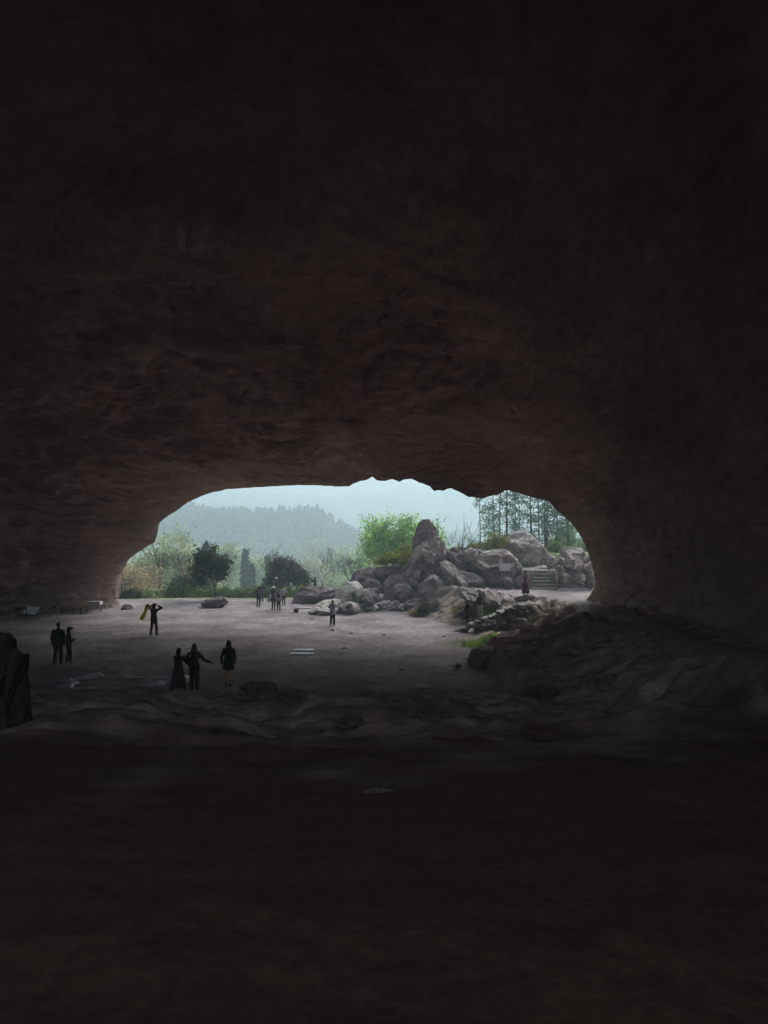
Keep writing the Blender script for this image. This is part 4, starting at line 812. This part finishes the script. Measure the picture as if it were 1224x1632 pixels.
        so = o.modifiers.new('t', 'SOLIDIFY'); so.thickness = .008
    else:
        lc = []
        for hp, kn, ft, sg in leg: lc += [(hp, kn, .100 * B, .074 * B), (kn, ft + Vector((0, 0, .02)), .074 * B, .064 * B)]
        blob('trousers', lc, [((0, 0, hz_ - .01), (.168, .125, .13), (0, 0, 0))], .016, bmn, body, 3, .7, warp=.008)
    sm_ = cloth(shoe)
    for hp, kn, ft, sg in leg: 
        so = blob('shoe', [(ft + Vector((0, -.045, -.035)), ft + Vector((sg * .02, .15, -.042)), .045, .036), (ft + Vector((0, -.01, -.0)), ft + Vector((0, .03, -.02)), .045, .042)], [], .014, sm_, body, 2, .7)
    if hat:
        hm = cloth(hat[1]); 
        if hat[0] == 'cap': blob('cap', [(H(0, .06, .055), H(0, .17, .045), .035, .03)], [(H(0, -.005, .06), (.092, .105, .085), (0, 0, head_turn))], .014, hm, body, 2, .7)
        else: blob('hat', [], [(H(0, 0, .05), (.19, .20, .022), (head_pitch, 0, head_turn)), (H(0, 0, .09), (.10, .11, .085), (head_pitch, 0, head_turn))], .014, hm, body, 2, .7)
    body.scale = (s, s, s); body.location = loc; body.rotation_euler = (0, 0, face)
    return body
PI = math.pi      # face 0 = looking away from the camera (+Y)
dk = (.03, .028, .03)
A = hit(92, 1058, 20); B2 = hit(109, 1057.5, 20); B2.y -= .0
person(A, 1.80, 0.1, 'stout person in a dark jacket beside a companion in a peaked cap, seen from behind', top=(.035, .032, .032), bottom=dk, bulk=1.15, wide=1.10, Lh=(-.25, .05, .80), Rh=(.25, .08, .82), coat=.18, stance=.13, head_turn=-.2)
pB = person(B2, 1.60, -.9, 'slighter person in a peaked cap holding something at chest height near the stout person', top=(.05, .045, .05), bottom=dk, hair='bob', Lh=(-.10, .26, 1.14), Rh=(.10, .24, 1.05), stance=.07, step=.06, hat=('cap', (.03, .03, .035)), shoe=(.3, .28, .3))
C3 = hit(245, 1013, 20)
person(C3, 1.78, -.3, 'person in a dark brown hooded jacket with raised arms beside the yellow banner', top=(.045, .022, .018), bottom=dk, hood=True, Lh=(-.16, .14, 1.62), Rh=(.16, .14, 1.62), stance=.16, step=.05, coat=.08, bulk=1.1)
D4 = hit(284, 1107, 26.1); E5 = hit(309, 1104, 26.1); F6 = hit(364, 1093, 26.1)
person(D4, 1.58, -.5, 'woman in a long dark dress raising a phone, left of the three near women', top=dk, bottom=dk, hair='bob', dress=.06, flare=.16, Lh=(-.12, .40, 1.36), Rh=(.22, .36, 1.34), stance=.08, bulk=1.1)
person(E5, 1.74, 0.0, 'long haired woman with her right arm stretched out, middle of the three', top=(.04, .032, .034), bottom=(.05, .04, .042), hair='long', Lh=(-.22, .16, .96), Rh=(.56, .10, 1.06), coat=.08, stance=.10, bulk=1.1)
person(F6, 1.68, 0.15, 'long haired woman with bare lower legs, right of the three near women', top=(.03, .026, .028), bottom=dk, hair='long', skirt=.62, flare=.02, Lh=(-.25, 0, .80), Rh=(.22, 0, .79), stance=.08, step=-.10, bulk=1.02)
G7 = hit(412, 968, 30); person(G7, 1.62, .2, 'slim dark clothed person at the left of the far group', top=(.09, .07, .08), bottom=(.06, .05, .06), hair='short', Lh=(-.12, .30, 1.30), Rh=(.14, .30, 1.30), coat=.08)
p = at(417, 958, 62.5); person(Vector((p.x, 62.5, G(p.x, 62.5))), 1.6, .2, 'person in dark top half hidden behind the slim dark one', top=(.05, .05, .07), bottom=(.08, .08, .12), Rh=(.20, .25, 1.2))
H8 = hit(436, 973, 30); person(H8 + Vector((-.05, .25, 0)), 1.76, -.2, 'person in a round white hat in the middle of the far group', top=(.10, .08, .09), bottom=(.03, .03, .035), hat=('hat', (.75, .75, .72)), Lh=(-.42, .25, 1.25), Rh=(.2, .25, 1.3), stance=.09)
H9 = hit(444, 974, 30); person(H9, 1.52, .1, 'long haired person in a pale grey top in front of the white hat', top=(.28, .25, .30), bottom=(.03, .03, .035), hair='long', Lh=(-.16, .28, 1.15), Rh=(.16, .28, 1.15), bulk=1.08)
p = at(452, 962, 60); person(Vector((p.x, 60, G(p.x, 60))), 1.55, .1, 'person in a light grey jacket at the right of the far group', top=(.42, .40, .44), bottom=(.04, .04, .045), Lh=(-.14, .3, 1.3), Rh=(.14, .3, 1.3))
p = at(502, 940, 66.0); person(Vector((p.x, 66.0, at(502, 919.5, 66.0).z - 1.62)), 1.62, 1.2, 'person in black holding a camera up behind the long low boulder', top=(.015, .015, .018), bottom=dk, hair='bob', Lh=(-.08, .30, 1.52), Rh=(.10, .30, 1.52), bulk=1.15, head_turn=.3)
I12 = hit(530, 997, 30); person(I12, 1.60, 0.0, 'person in a grey jacket alone on the sand before the oval boulder, seen from behind', top=(.40, .36, .40), bottom=(.03, .03, .05), Lh=(-.12, .27, 1.42), Rh=(.12, .27, 1.42), coat=.10, bulk=1.22, stance=.11, shoe=(.3, .3, .3))
p = at(746, 996, 44.4); person(Vector((p.x, 44.4, p.z)), 1.50, .9, 'person in black climbing the flagstone path first from the left', top=(.025, .02, .025), bottom=(.03, .02, .025), step=.14, Lh=(-.2, .2, .95), head_turn=-.2, group='people on the flagstone path')
p = at(765, 987, 44.0); person(Vector((p.x, 44.0, p.z)), 1.55, -.6, 'person in grey trousers and brown top on the path beside the one in black', top=(.16, .10, .11), bottom=(.5, .46, .52), step=.1, Lh=(-.12, .2, 1.0), Rh=(.14, .22, 1.02), group='people on the flagstone path')
p = hit(838, 950, 30); person(p, 1.62, -1.0, 'woman walking on the bright terrace with a wide mauve top and flapping skirt', top=(.30, .19, .23), bottom=(.10, .05, .07), hair='bun', skirt=.18, flare=.10, coat=.02, bulk=1.0, wide=1.15, Lh=(-.45, .1, 1.05), Rh=(.45, .1, 1.02), step=.05)
# yellow banner held beside the hooded person
bx = C3 + Vector((-.62, .12, 0)); t_ = empty('yellow_banner', bx + Vector((.06, 0, 1.28))); tag(t_, 'slanting bright yellow rolled banner beside the hooded person', 'banner')
V = []; Fc = []; n = 26; m_ = 10
ax_ = Vector((.36, 0, .78)).normalized(); sd_ = ax_.cross(Vector((0, 1, 0)))
for i in range(n):
    u = i / (n - 1); 
    for j in range(m_):
        a = 2 * PI * j / m_; w_ = .135 * (1 - .30 * math.sin(u * 3.1)) + .02 * math.sin(u * 9 + j)
        V.append(tuple(ax_ * (u - .5) * .92 + sd_ * math.cos(a) * w_ + Vector((0, 1, 0)) * math.sin(a) * .05))
for i in range(n - 1):
    for j in range(m_): Fc.append((i * m_ + j, i * m_ + (j + 1) % m_, (i + 1) * m_ + (j + 1) % m_, (i + 1) * m_ + j))
Fc.append(tuple(range(m_))[::-1]); Fc.append(tuple((n - 1) * m_ + k for k in range(m_)))
mk('banner_cloth', V, Fc, simple('yellow cloth', (.85, .72, .06), var=.2, scale=5), t_)
s_ = MB(); s_.tube([ax_ * .40, ax_ * .52], [.09, .07], 8); s_.build('banner_end', M_wood_dark, t_, True)
s_ = MB(); s_.tube([ax_ * .40, ax_ * .45 + Vector((.22, .16, .02))], .012, 5); s_.build('cord', M_wood_dark, t_, True)
# phone
def phone(P_, h, face, hand, label):
    Mz = Matrix.Rotation(face, 3, 'Z'); s = h / 1.72; m = MB(); m.box((0, 0, 0), (.15, .012, .08)); o = m.build('phone', simple('phone body', (.02, .02, .022), rough=.3), bevel=.003)
    o.location = P_ + Mz @ (Vector(hand) * s); o.rotation_euler = (0, 0, face)
    tag(o, label, 'phone'); m = MB(); m.box((0, -.008, 0), (.14, .003, .07)); m.build('screen', simple('phone glass', (.05, .06, .08), rough=.15), o)
phone(D4, 1.58, -.5, (.05, .52, 1.42), 'black phone held up by the woman in the long dark dress')
# ------------------------------------------------------------------ haze
hzm = bpy.data.materials.new('haze air'); hzm.use_nodes = True; nt = hzm.node_tree
for n in list(nt.nodes): nt.nodes.remove(n)
o = nd(nt, 'ShaderNodeOutputMaterial'); pv = nd(nt, 'ShaderNodeVolumePrincipled'); nt.links.new(pv.outputs[0], o.inputs['Volume'])
pv.inputs['Color'].default_value = (.475, .605, .685, 1); pv.inputs['Density'].default_value = HAZE_DENSITY; pv.inputs['Anisotropy'].default_value = 0.2
hb_ = MB(); hb_.box((0, 1060, 80), (3100, 2300, 200)); hz = hb_.build('haze', hzm); tag(hz, kind='stuff')
